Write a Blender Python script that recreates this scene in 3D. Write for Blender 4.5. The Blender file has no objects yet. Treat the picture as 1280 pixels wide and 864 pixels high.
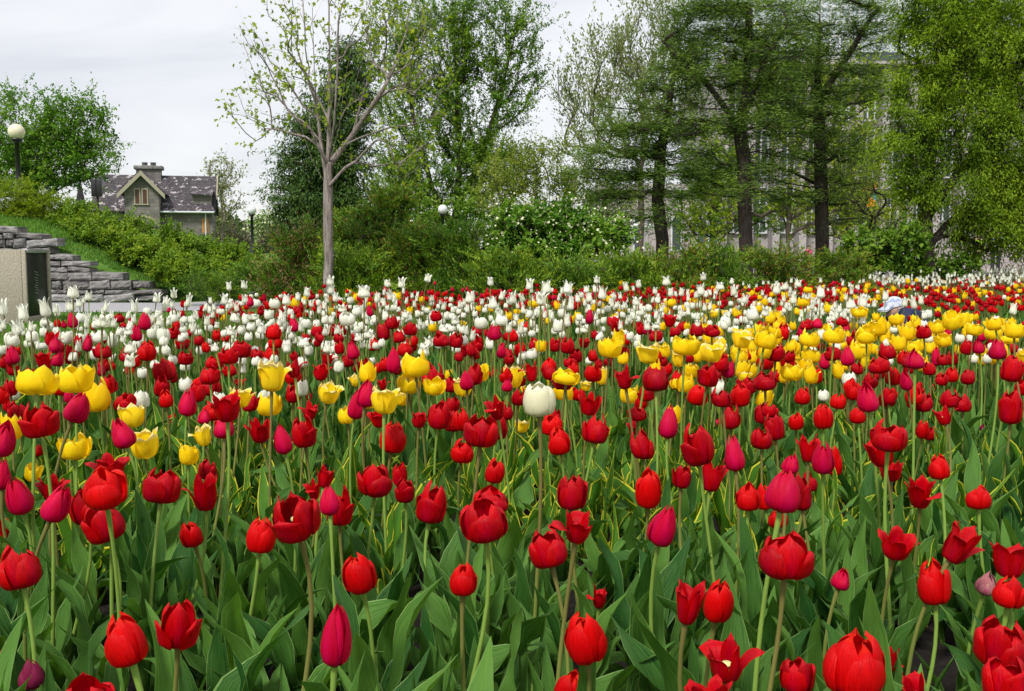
import bpy, math, random
import numpy as np
from mathutils import Vector, Matrix

# ------------------------------------------------------------------ camera, sky, sun, exposure
F, HOR, CAMH = 1250.0, 312.0, 1.0
PITCH = math.atan((432 - HOR) / F)
scene = bpy.context.scene
C = scene.collection
cam = bpy.data.cameras.new('camera')
cam.sensor_width = 36; cam.lens = 36 * F / 1280
cam.clip_start = 0.02; cam.clip_end = 3000
camo = bpy.data.objects.new('camera', cam); C.objects.link(camo)
camo.location = (0, 0, CAMH); camo.rotation_euler = (math.pi / 2 - PITCH, 0, 0)
scene.camera = camo

SUN_EL, SUN_AZ = 52, 205
world = bpy.data.worlds.new('World'); scene.world = world; world.use_nodes = True
nt = world.node_tree; nt.nodes.clear(); N = nt.nodes.new; L = nt.links.new
out = N('ShaderNodeOutputWorld')
sky = N('ShaderNodeTexSky'); sky.sky_type = 'NISHITA'; sky.sun_disc = False
sky.sun_elevation = math.radians(SUN_EL); sky.sun_rotation = math.radians(SUN_AZ)
bg1 = N('ShaderNodeBackground'); bg1.inputs[1].default_value = 0.02
L(sky.outputs[0], bg1.inputs[0])
tc = N('ShaderNodeTexCoord'); mp = N('ShaderNodeMapping'); mp.inputs['Scale'].default_value = (1.6, 1.6, 6.5)
mp.inputs['Location'].default_value = (.3, .8, .1)
L(tc.outputs['Generated'], mp.inputs[0])
nz = N('ShaderNodeTexNoise'); nz.inputs['Scale'].default_value = 1.9; nz.inputs['Detail'].default_value = 6
nz.inputs['Roughness'].default_value = .5; nz.inputs['Distortion'].default_value = .5
L(mp.outputs[0], nz.inputs['Vector'])
cr = N('ShaderNodeValToRGB'); cr.color_ramp.elements[0].position = .33; cr.color_ramp.elements[1].position = .62
cr.color_ramp.elements[0].color = (.67, .677, .72, 1); cr.color_ramp.elements[1].color = (.885, .88, .895, 1)
L(nz.outputs['Fac'], cr.inputs[0])
bg2 = N('ShaderNodeBackground'); bg2.inputs[1].default_value = 0.86
L(cr.outputs[0], bg2.inputs[0])
ad = N('ShaderNodeAddShader'); L(bg1.outputs[0], ad.inputs[0]); L(bg2.outputs[0], ad.inputs[1]); L(ad.outputs[0], out.inputs[0])

sl = bpy.data.lights.new('sun', 'SUN'); sl.energy = 3.7; sl.angle = math.radians(12); sl.color = (1, .97, .92)
so = bpy.data.objects.new('sun', sl); C.objects.link(so)
el, az = math.radians(SUN_EL), math.radians(SUN_AZ)
sd = Vector((math.sin(az) * math.cos(el), math.cos(az) * math.cos(el), math.sin(el)))
so.rotation_euler = sd.to_track_quat('Z', 'Y').to_euler()
so.location = (0, 0, 60)

scene.view_settings.view_transform = 'Standard'; scene.view_settings.look = 'None'
scene.view_settings.exposure = 0.18; scene.view_settings.gamma = 1.0
scene.view_settings.use_curve_mapping = False
scene.render.engine = 'CYCLES'
scene.cycles.max_bounces = 6; scene.cycles.diffuse_bounces = 3; scene.cycles.glossy_bounces = 2
scene.cycles.transmission_bounces = 4; scene.cycles.transparent_max_bounces = 6
scene.cycles.use_denoising = True
scene.cycles.caustics_reflective = False; scene.cycles.caustics_refractive = False

# ------------------------------------------------------------------ helpers
def at(x, y, d):
    """world point seen at photo pixel x, y at distance d in front of the camera"""
    xr, yr = (x - 640) / F, (432 - y) / F
    dy = math.cos(PITCH) + yr * math.sin(PITCH); dz = -math.sin(PITCH) + yr * math.cos(PITCH)
    t = d / dy
    return np.array((xr * t, d, CAMH + dz * t))

def proj(P):
    P = np.asarray(P, float); z = P[..., 2] - CAMH
    f = P[..., 1] * math.cos(PITCH) - z * math.sin(PITCH); u = P[..., 1] * math.sin(PITCH) + z * math.cos(PITCH)
    return 640 + F * P[..., 0] / f, 432 - F * u / f

def link(o, parent=None):
    C.objects.link(o)
    if parent is not None: o.parent = parent
    return o

def tag(o, label=None, cat=None, group=None, kind=None):
    if label: o['label'] = label
    if cat: o['category'] = cat
    if group: o['group'] = group
    if kind: o['kind'] = kind
    return o

def empty(name, loc, label=None, cat=None, group=None, rz=0):
    o = bpy.data.objects.new(name, None); o.empty_display_size = .1; C.objects.link(o)
    o.location = [float(v) for v in loc]; o.rotation_euler.z = rz
    return tag(o, label, cat, group)

class MB:
    """collects numpy patches and links them as one mesh object"""
    def __init__(s): s.v = []; s.f = []; s.uv = []; s.n = 0
    def add(s, v, f, m=0, uv=None):
        v = np.asarray(v, float).reshape(-1, 3); f = np.asarray(f, int)
        if len(f) == 0: return s
        s.v.append(v); s.f.append((f + s.n, m))
        s.uv.append(np.zeros((len(v), 2)) if uv is None else np.asarray(uv, float).reshape(-1, 2)); s.n += len(v)
        return s
    def grid(s, P, m=0, uv=None, closed=False):
        P = np.asarray(P, float); a, b = P.shape[:2]
        idx = np.arange(a * b).reshape(a, b)
        if closed: idx = np.concatenate([idx, idx[:, :1]], 1)
        q = np.stack([idx[:-1, :-1], idx[:-1, 1:], idx[1:, 1:], idx[1:, :-1]], -1).reshape(-1, 4)
        if uv is None and not closed:
            uu, vv = np.meshgrid(np.linspace(0, 1, b), np.linspace(0, 1, a)); uv = np.stack([uu, vv], -1)
        return s.add(P, q, m, uv)
    def tube(s, pts, rad, n=6, m=0, cap=False):
        pts = np.asarray(pts, float); rad = np.broadcast_to(np.asarray(rad, float), (len(pts),))
        T = np.gradient(pts, axis=0); T /= np.linalg.norm(T, axis=1)[:, None] + 1e-9
        ref = np.array((1., 0, 0)) if abs(T[:, 0]).mean() < .7 else np.array((0, 1., 0))
        A = np.cross(T, ref); A /= np.linalg.norm(A, axis=1)[:, None] + 1e-9; B = np.cross(T, A)
        th = np.arange(n) * 2 * np.pi / n
        P = pts[:, None] + rad[:, None, None] * (A[:, None] * np.cos(th)[None, :, None] + B[:, None] * np.sin(th)[None, :, None])
        base = s.n
        ln = np.concatenate([[0], np.cumsum(np.linalg.norm(np.diff(pts, axis=0), axis=1))])
        uv = np.stack(np.broadcast_arrays(th[None, :] / 6.283, ln[:, None]), -1)
        s.grid(P, m, uv, closed=True)
        if cap:
            s.add(P[-1], [list(range(n))[::-1]], m); s.add(P[0], [list(range(n))], m)
        return s
    def lathe(s, prof, loc=(0, 0, 0), n=24, m=0):
        prof = np.asarray(prof, float); th = np.arange(n) * 2 * np.pi / n
        P = np.stack([prof[:, None, 0] * np.cos(th), prof[:, None, 0] * np.sin(th), np.broadcast_to(prof[:, None, 1], (len(prof), n))], -1) + np.asarray(loc)
        s.grid(P[::-1] if False else P, m, None, closed=True)
        return s
    def box(s, lo, hi, m=0, R=None, jit=0, rng=None):
        lo = np.array(lo, float); hi = np.array(hi, float)
        v = np.array([[lo[0], lo[1], lo[2]], [hi[0], lo[1], lo[2]], [hi[0], hi[1], lo[2]], [lo[0], hi[1], lo[2]],
                      [lo[0], lo[1], hi[2]], [hi[0], lo[1], hi[2]], [hi[0], hi[1], hi[2]], [lo[0], hi[1], hi[2]]])
        if jit: v = v + rng.normal(0, jit, v.shape)
        if R is not None: v = v @ np.asarray(R).T
        return s.add(v, [[0, 3, 2, 1], [4, 5, 6, 7], [0, 1, 5, 4], [1, 2, 6, 5], [2, 3, 7, 6], [3, 0, 4, 7]], m)
    def poly(s, pts, m=0): return s.add(pts, [list(range(len(pts)))], m)
    def mesh(s, name, mats, smooth=True):
        me = bpy.data.meshes.new(name)
        if not s.n: return me
        v = np.concatenate(s.v); uv = np.concatenate(s.uv)
        li = np.concatenate([f.ravel() for f, m in s.f]); ct = np.concatenate([np.full(len(f), f.shape[1]) for f, m in s.f])
        mi = np.concatenate([np.full(len(f), m) for f, m in s.f])
        me.vertices.add(len(v)); me.vertices.foreach_set('co', v.ravel())
        me.loops.add(len(li)); me.loops.foreach_set('vertex_index', li)
        me.polygons.add(len(ct)); me.polygons.foreach_set('loop_start', np.concatenate([[0], np.cumsum(ct)[:-1]]))
        me.polygons.foreach_set('loop_total', ct)
        me.polygons.foreach_set('material_index', mi); me.polygons.foreach_set('use_smooth', np.full(len(ct), smooth))
        ul = me.uv_layers.new(name='UVMap'); ul.data.foreach_set('uv', uv[li].ravel())
        for m in (mats if isinstance(mats, (list, tuple)) else [mats]): me.materials.append(m)
        me.update(calc_edges=True); me.validate()
        return me
    def build(s, name, mats, parent=None, loc=None, smooth=True, bevel=0):
        o = bpy.data.objects.new(name, s.mesh(name, mats, smooth)); link(o, parent)
        if loc is not None: o.location = [float(v) for v in loc]
        if bevel:
            b = o.modifiers.new('bevel', 'BEVEL'); b.width = bevel; b.segments = 2; b.limit_method = 'ANGLE'
        return o

def interp(xs, ys, t): return np.interp(t, xs, ys)
def smooth_interp(xs, ys, t):
    xs = np.asarray(xs, float); ys = np.asarray(ys, float); t = np.asarray(t, float)
    m = np.gradient(ys, xs); i = np.clip(np.searchsorted(xs, t) - 1, 0, len(xs) - 2)
    h = xs[i + 1] - xs[i]; u = np.clip((t - xs[i]) / h, 0, 1)
    return ((2*u**3-3*u**2+1)*ys[i] + (u**3-2*u**2+u)*h*m[i] + (-2*u**3+3*u**2)*ys[i+1] + (u**3-u**2)*h*m[i+1])

# ------------------------------------------------------------------ materials
def mat(name, base=(.5, .5, .5), rough=.6, spec=.3, build=None, metal=0):
    m = bpy.data.materials.new(name); m.use_nodes = True
    b = m.node_tree.nodes['Principled BSDF']
    b.inputs['Base Color'].default_value = (*base, 1); b.inputs['Roughness'].default_value = rough
    b.inputs['Specular IOR Level'].default_value = spec; b.inputs['Metallic'].default_value = metal
    if build: build(m.node_tree, b)
    return m

def ramp(nt, fac, stops):
    r = nt.nodes.new('ShaderNodeValToRGB'); e = r.color_ramp.elements
    while len(e) < len(stops): e.new(.5)
    for k, (p, c) in enumerate(stops): e[k].position = p; e[k].color = (*c, 1)
    nt.links.new(fac, r.inputs[0]); return r.outputs[0]

def noise(nt, scale, detail=4, vec=None, rough=.55, dist=0, coord='Object', stretch=None):
    n = nt.nodes.new('ShaderNodeTexNoise'); n.inputs['Scale'].default_value = scale; n.inputs['Detail'].default_value = detail
    n.inputs['Roughness'].default_value = rough; n.inputs['Distortion'].default_value = dist
    t = nt.nodes.new('ShaderNodeTexCoord'); v = t.outputs[coord]
    if stretch:
        mp = nt.nodes.new('ShaderNodeMapping'); mp.inputs['Scale'].default_value = stretch; nt.links.new(v, mp.inputs[0]); v = mp.outputs[0]
    nt.links.new(v, n.inputs['Vector']); return n.outputs['Fac']

def mix(nt, fac, a, b, mode='MIX'):
    m = nt.nodes.new('ShaderNodeMix'); m.data_type = 'RGBA'; m.blend_type = mode
    for s, v in ((0, fac), (6, a), (7, b)):
        if hasattr(v, 'node'): nt.links.new(v, m.inputs[s])
        elif isinstance(v, tuple): m.inputs[s].default_value = (*v, 1)
        else: m.inputs[s].default_value = v
    return m.outputs[2]

def math_(nt, op, a, b=None, c=None):
    m = nt.nodes.new('ShaderNodeMath'); m.operation = op
    for k, v in enumerate((a, b, c)):
        if v is None: continue
        if hasattr(v, 'node'): nt.links.new(v, m.inputs[k])
        else: m.inputs[k].default_value = v
    return m.outputs[0]

def bump(nt, b, h, strength=.3, dist=.01):
    n = nt.nodes.new('ShaderNodeBump'); n.inputs['Strength'].default_value = strength; n.inputs['Distance'].default_value = dist
    nt.links.new(h, n.inputs['Height']); nt.links.new(n.outputs[0], b.inputs['Normal'])

def add_translucent(nt, b, col, fac, tint=(1, 1, 1)):
    tr = nt.nodes.new('ShaderNodeBsdfTranslucent'); mx = nt.nodes.new('ShaderNodeMixShader'); mx.inputs[0].default_value = fac
    c = mix(nt, 1.0, col, tint, 'MULTIPLY'); nt.links.new(c, tr.inputs[0])
    o = next(n for n in nt.nodes if n.type == 'OUTPUT_MATERIAL')
    nt.links.new(b.outputs[0], mx.inputs[1]); nt.links.new(tr.outputs[0], mx.inputs[2]); nt.links.new(mx.outputs[0], o.inputs[0])

def leaf_mat(name, c1, c2, c3=None, rough=.55, trans=.35, clump=1.0, tint=(1.1, 1.25, .5), spec=.25):
    """foliage: colour differs leaf by leaf and clump by clump"""
    def f(nt, b):
        g = nt.nodes.new('ShaderNodeNewGeometry'); r = g.outputs['Random Per Island']
        n = noise(nt, clump, 2)
        s = math_(nt, 'MULTIPLY_ADD', r, .55, math_(nt, 'MULTIPLY_ADD', n, 1.3, -.42))
        stops = [(.15, c1), (.6, c2)] + ([(.95, c3)] if c3 else [])
        c = ramp(nt, s, stops)
        nt.links.new(c, b.inputs['Base Color']); add_translucent(nt, b, c, trans, tint)
    return mat(name, rough=rough, spec=spec, build=f)

def petal_mat(name, base, edge, deep, trans=.3, rough=.42, veins=.5, tint=(1, 1, 1), edge_at=.93, flush=None):
    def f(nt, b):
        tcn = nt.nodes.new('ShaderNodeTexCoord'); sp = nt.nodes.new('ShaderNodeSeparateXYZ'); nt.links.new(tcn.outputs['UV'], sp.inputs[0])
        u, v = sp.outputs[0], sp.outputs[1]
        w = math_(nt, 'MULTIPLY_ADD', noise(nt, 6, 3, coord='UV', stretch=(5, .6, 1)), 2.1, -.55)
        oi = nt.nodes.new('ShaderNodeObjectInfo'); rnd = oi.outputs['Random']
        k = math_(nt, 'MULTIPLY_ADD', w, veins, math_(nt, 'MULTIPLY_ADD', rnd, .5, -.25))
        c = mix(nt, math_(nt, 'MULTIPLY', k, 1.0), base, deep)
        if flush:                                    # pinkish bloom down the middle of a petal's back
            a = math_(nt, 'ABSOLUTE', math_(nt, 'SUBTRACT', u, .5))
            fm = math_(nt, 'MULTIPLY', math_(nt, 'SMOOTH_MAX', math_(nt, 'MULTIPLY_ADD', a, -3.2, 1.0), 0.0, .1), math_(nt, 'MULTIPLY_ADD', v, -.8, .9))
            c = mix(nt, math_(nt, 'MULTIPLY', fm, .55), c, flush)
        e = math_(nt, 'GREATER_THAN', math_(nt, 'MULTIPLY_ADD', w, .1, v), edge_at)
        c = mix(nt, math_(nt, 'MULTIPLY', e, .5), c, edge)
        nt.links.new(c, b.inputs['Base Color'])
        bump(nt, b, w, .45, .002)
        add_translucent(nt, b, c, trans, tint)
    return mat(name, rough=rough, spec=.13, build=f)

RED = petal_mat('petal_red', (.62, .0, .002), (.68, .012, .02), (.25, .0, .004), tint=(1.2, .3, .3), trans=.22, veins=.95, flush=(.42, .0, .04))
BRT = petal_mat('petal_bright_red', (.76, .002, .003), (.82, .03, .01), (.42, .0, .003), tint=(1.2, .5, .4), trans=.28, veins=.85)
CRI = petal_mat('petal_crimson', (.66, .001, .045), (.62, .002, .02), (.42, .0, .022), tint=(1.2, .4, .8), veins=.9, trans=.24, flush=(.68, .004, .13))
YEL = petal_mat('petal_yellow', (.94, .72, .010), (.94, .84, .25), (.93, .60, .004), tint=(1.1, 1, .5), trans=.35, rough=.5, edge_at=.97)
YZ = petal_mat('petal_yellow_cream', (.94, .74, .02), (.92, .88, .66), (.92, .62, .01), tint=(1.1, 1, .6), trans=.35, rough=.5, edge_at=.86)
WHT = petal_mat('petal_white', (.90, .90, .80), (.91, .91, .87), (.82, .84, .66), trans=.3, rough=.5, veins=.6, tint=(1, 1, .9))
IVO = petal_mat('petal_ivory', (.86, .82, .62), (.88, .86, .72), (.80, .76, .50), trans=.3, rough=.5, veins=.7, tint=(1, 1, .85))
PUR = petal_mat('petal_purple_bud', (.28, .015, .06), (.35, .02, .05), (.10, .01, .04), trans=.2)
BUDG = petal_mat('petal_green_bud', (.34, .36, .16), (.5, .12, .2), (.45, .06, .16), trans=.2, veins=1.2)

def plant_leaf(name, c1, c2, edge, edge_w):
    def f(nt, b):
        tcn = nt.nodes.new('ShaderNodeTexCoord'); sp = nt.nodes.new('ShaderNodeSeparateXYZ'); nt.links.new(tcn.outputs['UV'], sp.inputs[0])
        u = sp.outputs[0]; w = math_(nt, 'MULTIPLY_ADD', noise(nt, 9, 3, coord='UV', stretch=(7, .4, 1)), 1.9, -.45); g = nt.nodes.new('ShaderNodeNewGeometry')
        r = g.outputs['Random Per Island']; n2 = noise(nt, 5, 3)
        k = math_(nt, 'MULTIPLY_ADD', w, .9, math_(nt, 'MULTIPLY_ADD', r, .85, math_(nt, 'MULTIPLY_ADD', n2, .6, -.75)))
        c = mix(nt, k, c1, c2)
        a = math_(nt, 'ABSOLUTE', math_(nt, 'SUBTRACT', u, .5))
        e = math_(nt, 'GREATER_THAN', a, .5 - edge_w)
        c = mix(nt, math_(nt, 'MULTIPLY', e, .6 if edge_w < .05 else .8), c, edge)
        nt.links.new(c, b.inputs['Base Color']); bump(nt, b, w, .5, .003)
        add_translucent(nt, b, c, .28, (1.3, 1.4, .45))
    return mat(name, rough=.42, spec=.14, build=f)
LEAF = plant_leaf('tulip_leaf', (.018, .080, .014), (.145, .30, .052), (.30, .46, .15), .025)
LEAFY = plant_leaf('tulip_leaf_yellow_edged', (.045, .15, .012), (.12, .28, .03), (.82, .74, .06), .09)
def _stem(nt, b):
    tcn = nt.nodes.new('ShaderNodeTexCoord'); sp = nt.nodes.new('ShaderNodeSeparateXYZ'); nt.links.new(tcn.outputs['UV'], sp.inputs[0])
    oi = nt.nodes.new('ShaderNodeObjectInfo')
    t = math_(nt, 'MULTIPLY', math_(nt, 'MULTIPLY', sp.outputs[1], 2.0), math_(nt, 'GREATER_THAN', oi.outputs['Random'], .55))
    c = mix(nt, math_(nt, 'MINIMUM', t, .8), (.19, .30, .05), (.15, .10, .035)); nt.links.new(c, b.inputs['Base Color'])
STEM = mat('tulip_stem', (.19, .30, .06), .45, .35, build=_stem)
PIST = mat('pistil', (.55, .6, .25), .5)
STAM = mat('stamen', (.04, .02, .03), .6)

def _soil(nt, b):
    c = ramp(nt, noise(nt, 38, 8, rough=.7), [(.3, (.008, .006, .005)), (.55, (.022, .015, .012)), (.78, (.07, .05, .04))])
    nt.links.new(c, b.inputs['Base Color']); bump(nt, b, noise(nt, 55, 8, rough=.7), 1, .03)
SOIL = mat('soil', rough=.95, build=_soil)
def _lawn(nt, b):
    c = ramp(nt, noise(nt, 3, 8, rough=.7), [(.3, (.045, .11, .012)), (.5, (.08, .18, .02)), (.72, (.13, .25, .03))])
    nt.links.new(c, b.inputs['Base Color']); bump(nt, b, noise(nt, 60, 4), .8, .03)
LAWN = mat('lawn', rough=.9, build=_lawn)
def _conc(c1, c2, c3, sc=60, big=1.5):
    def f(nt, b):
        a = ramp(nt, noise(nt, sc, 6, rough=.75), [(.32, c1), (.5, c2), (.68, c3)])
        c = mix(nt, math_(nt, 'MULTIPLY', noise(nt, big, 4), .5), a, tuple(v * .7 for v in c2)); nt.links.new(c, b.inputs['Base Color'])
        bump(nt, b, noise(nt, sc, 6, rough=.75), .4, .01)
    return f
PATH = mat('path_asphalt', rough=.9, build=_conc((.26, .25, .26), (.34, .33, .34), (.42, .41, .42), 25))
AGG = mat('aggregate_concrete', rough=.85, build=_conc((.20, .16, .12), (.38, .33, .26), (.55, .50, .42), 45, 2))
STONE2 = mat('brown_grey_stone', rough=.85, build=_conc((.07, .065, .06), (.16, .15, .14), (.30, .28, .27), 7, 1.3))
STONE3 = mat('pale_grey_stone', rough=.85, build=_conc((.12, .118, .11), (.26, .25, .24), (.46, .445, .43), 6, 1.3))
STONE = mat('grey_stone', rough=.85, build=_conc((.07, .068, .064), (.18, .172, .165), (.37, .355, .34), 5, 1.3))
LIME = mat('pale_limestone', rough=.8, build=_conc((.27, .25, .24), (.37, .34, .33), (.46, .43, .41), 2.5, .3))
PINKST = mat('pinkish_stone', rough=.8, build=_conc((.26, .22, .215), (.36, .315, .305), (.46, .41, .40), 3, .5))
BLACK = mat('black_metal', (.012, .012, .014), .4, .5)
PANEL = mat('black_panel', (.01, .01, .012), .3, .5)
SILVER = mat('silver_trim', (.45, .45, .46), .35, .5, metal=.7)
GLASSW = mat('dark_glass', (.05, .065, .07), .08, .6)
GLASSL = mat('pale_glass', (.45, .50, .53), .12, .6)
MULL = mat('mullion', (.55, .57, .58), .5)
def _globe(nt, b):
    b.inputs['Transmission Weight'].default_value = .15; b.inputs['Subsurface Weight'].default_value = .3
GLOBE_C = mat('globe_cream', (.82, .76, .55), .25, .5, build=_globe)
GLOBE_W = mat('globe_white', (.78, .80, .80), .25, .5, build=_globe)
def _bark(c1, c2):
    def f(nt, b):
        n = noise(nt, 9, 6, stretch=(5, 5, .6), rough=.65)
        nt.links.new(ramp(nt, n, [(.35, c1), (.65, c2)]), b.inputs['Base Color']); bump(nt, b, n, .8, .03)
    return f
BARK_G = mat('bark_grey', rough=.85, build=_bark((.13, .10, .09), (.36, .31, .28)))
BARK_D = mat('bark_dark', rough=.9, build=_bark((.020, .015, .013), (.065, .048, .04)))
BARK_M = mat('bark_mid', rough=.9, build=_bark((.05, .038, .03), (.14, .11, .085)))
# ------------------------------------------------------------------ tulips
PROF = {  # t, r, z along a petal
    'E': ((0, .15, .38, .62, .82, 1), (.05, .34, .49, .49, .38, .13), (0, .06, .28, .60, .85, 1.0)),
    'R': ((0, .15, .38, .62, .82, 1), (.05, .33, .49, .50, .43, .25), (0, .05, .26, .57, .82, 1.0)),
    'O': ((0, .15, .38, .62, .82, 1), (.05, .28, .45, .53, .58, .68), (0, .03, .22, .50, .76, .96)),
    'C': ((0, .15, .35, .60, .82, 1), (.05, .34, .48, .42, .26, .07), (0, .07, .27, .58, .83, 1.0)),
    'B': ((0, .15, .35, .60, .82, 1), (.05, .30, .47, .44, .28, .05), (0, .06, .27, .58, .83, 1.0)),
    'Y': ((0, .15, .38, .62, .82, 1), (.06, .32, .47, .50, .47, .38), (0, .04, .25, .55, .80, 1.0)),
    'Z': ((0, .15, .38, .62, .82, 1), (.06, .30, .47, .54, .57, .60), (0, .04, .24, .50, .72, .88)),
    'W': ((0, .15, .38, .62, .82, 1), (.05, .35, .49, .50, .43, .27), (0, .06, .27, .59, .85, 1.0)),
    'L': ((0, .15, .38, .62, .82, 1), (.05, .36, .45, .39, .42, .64), (0, .07, .27, .56, .80, 1.0)),
}
def petal_grid(kind, rng, k, nu=9, nt_=12):
    """one petal, k = 0..5 (odd = inner)"""
    t = np.linspace(0, 1, nt_)[:, None]; s = np.linspace(-1, 1, nu)[None, :]
    ts, rs, zs = PROF[kind]
    R = smooth_interp(ts, rs, t); Z = smooth_interp(ts, zs, t)
    inner = k % 2
    pointed = kind in 'CLB' or (kind == 'O' and rng.random() < .4)
    W = {'E': .98, 'R': .92, 'O': .80, 'C': 1.05, 'B': 1.1, 'Y': .88, 'Z': .84, 'W': 1.0, 'L': .72}[kind] * rng.uniform(.92, 1.06)
    if pointed: w = np.minimum(1, (t / .30 + .12)) ** .7 * np.clip(1 - t ** 2.0, 0, 1) ** .62
    else: w = np.minimum(1, (t / .32 + .14)) ** .7 * np.clip(1 - t ** 4.2, 0, 1) ** .55
    w = np.maximum(w, .02)
    flare = 0
    if kind in 'RE' and rng.random() < .32 and not inner: flare = rng.uniform(.06, .24)
    if kind == 'R': flare += rng.uniform(-.06, .10)
    if kind == 'O': flare = rng.uniform(-.12, .22) + (.42 if (rng.random() < .25 and not inner) else 0)
    if kind == 'Z': flare = rng.uniform(-.2, .32)
    if kind == 'Y': flare = rng.uniform(-.06, .15) + (.32 if rng.random() < .2 else 0)
    if kind == 'L': flare = rng.uniform(-.10, .10)
    if kind == 'C': flare = rng.uniform(-.02, .05)
    up = np.clip((t - .45) / .55, 0, 1) ** 1.6
    R = R + flare * up; Z = Z * rng.uniform(.86, 1.05) - max(0, flare) * .5 * up ** 2
    R = R * (.85 if inner else rng.uniform(.94, 1.07)); Z = Z * (rng.uniform(1.0, 1.1) if inner else {'R': .88, 'E': .93, 'O': .92, 'Y': .92}.get(kind, .97))
    ph = k * math.pi / 3 + rng.normal(0, .12)
    a = s * w * W
    # a petal is a little flatter than the round of the cup, its margins curl
    curl = {'E': -.05, 'R': -.02, 'O': .05, 'C': -.08, 'B': -.1, 'Y': .02, 'Z': .12, 'W': -.04, 'L': .04}[kind] + rng.normal(0, .03)
    Rr = R * (1 + curl * s ** 2 * np.minimum(1, w)) + .022 * np.exp(-(s / .18) ** 2) * np.clip(t * 3, 0, 1) * (1 - t)
    ruf = {'Z': .07, 'Y': .04, 'O': .035, 'R': .02}.get(kind, .007)
    f1, p1 = rng.uniform(5, 9), rng.uniform(0, 6)
    Rr = Rr + rng.uniform(.006, .02) * np.sin(rng.uniform(3, 5.5) * s + rng.uniform(0, 6)) * np.sin(3 * t + rng.uniform(0, 3))
    Rr = Rr + ruf * np.sin(f1 * t + 3 * s + p1) * abs(s) ** 2 * t + rng.normal(0, .004, (nt_, nu))
    Zz = Z + 0 * s - (.03 if pointed else .15) * abs(s) ** 1.8 * np.clip(t - .45, 0, 1)
    if not pointed: Zz = Zz + (rng.normal(0, rng.choice([.012, .02, .045]), (1, nu)) if kind in 'ROZYE' else 0) * (t > .93) - .03 * np.exp(-(s / .25) ** 2) * (t > .97) * rng.uniform(0, 1)
    lean = rng.normal(0, .03)
    an = a + ph + lean * t
    P = np.stack([Rr * np.cos(an), Rr * np.sin(an), Zz + 0 * an], -1)
    uv = np.stack(np.broadcast_arrays((s + 1) / 2, t), -1)
    return P, uv

KMAT = {'E': BRT, 'R': RED, 'O': RED, 'C': CRI, 'B': PUR, 'Y': YEL, 'Z': YZ, 'W': WHT, 'L': WHT}
def bloom_set(kind, seed, nu=9, nt_=12):
    rng = np.random.default_rng(seed)
    gs = [petal_grid(kind, rng, k, nu, nt_) for k in range(6)]
    P = np.concatenate([g[0].reshape(-1, 3) for g in gs])
    # normal size: one unit wide, one unit tall
    wx = np.percentile(np.hypot(P[:, 0], P[:, 1]), 97) * 2; hz = P[:, 2].max()
    return [(g[0] / np.array((wx, wx, hz)), g[1]) for g in gs]

NV = {'E': 6, 'R': 10, 'O': 8, 'C': 6, 'B': 2, 'Y': 6, 'Z': 6, 'W': 3, 'L': 6}
SETS = {k: [bloom_set(k, 100 * i + ord(k)) for i in range(NV[k])] for k in NV}
WHOLE, PETALS, HEARTS = {}, {}, {}
def heart(m=1, mm=2):
    b = MB()
    b.lathe([(.001, .0), (.06, .0), (.075, .05), (.065, .2), (.06, .36), (.09, .40), (.07, .44), (.001, .45)], n=10, m=0)
    for k in range(6):
        a = k * math.pi / 3 + .3
        b.tube([(.06 * math.cos(a), .06 * math.sin(a), .04), (.12 * math.cos(a), .12 * math.sin(a), .2), (.15 * math.cos(a), .15 * math.sin(a), .36)], [.008, .008, .02], 5, 1)
    return b.mesh('bloom', [PIST, STAM])
HEART = heart()
def whole_mesh(kind, i, mt=None):
    key = (kind, i, mt)
    if key not in WHOLE:
        b = MB()
        for P, uv in SETS[kind][i]: b.grid(P, 0, uv)
        WHOLE[key] = b.mesh('bloom', [mt or KMAT[kind]])
    return WHOLE[key]
def petal_meshes(kind, i, mt=None):
    key = (kind, i, mt)
    if key not in PETALS:
        PETALS[key] = []
        for P, uv in SETS[kind][i]:
            b = MB(); b.grid(P, 0, uv); PETALS[key].append(b.mesh('petal', [mt or KMAT[kind]]))
    return PETALS[key]

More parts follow.
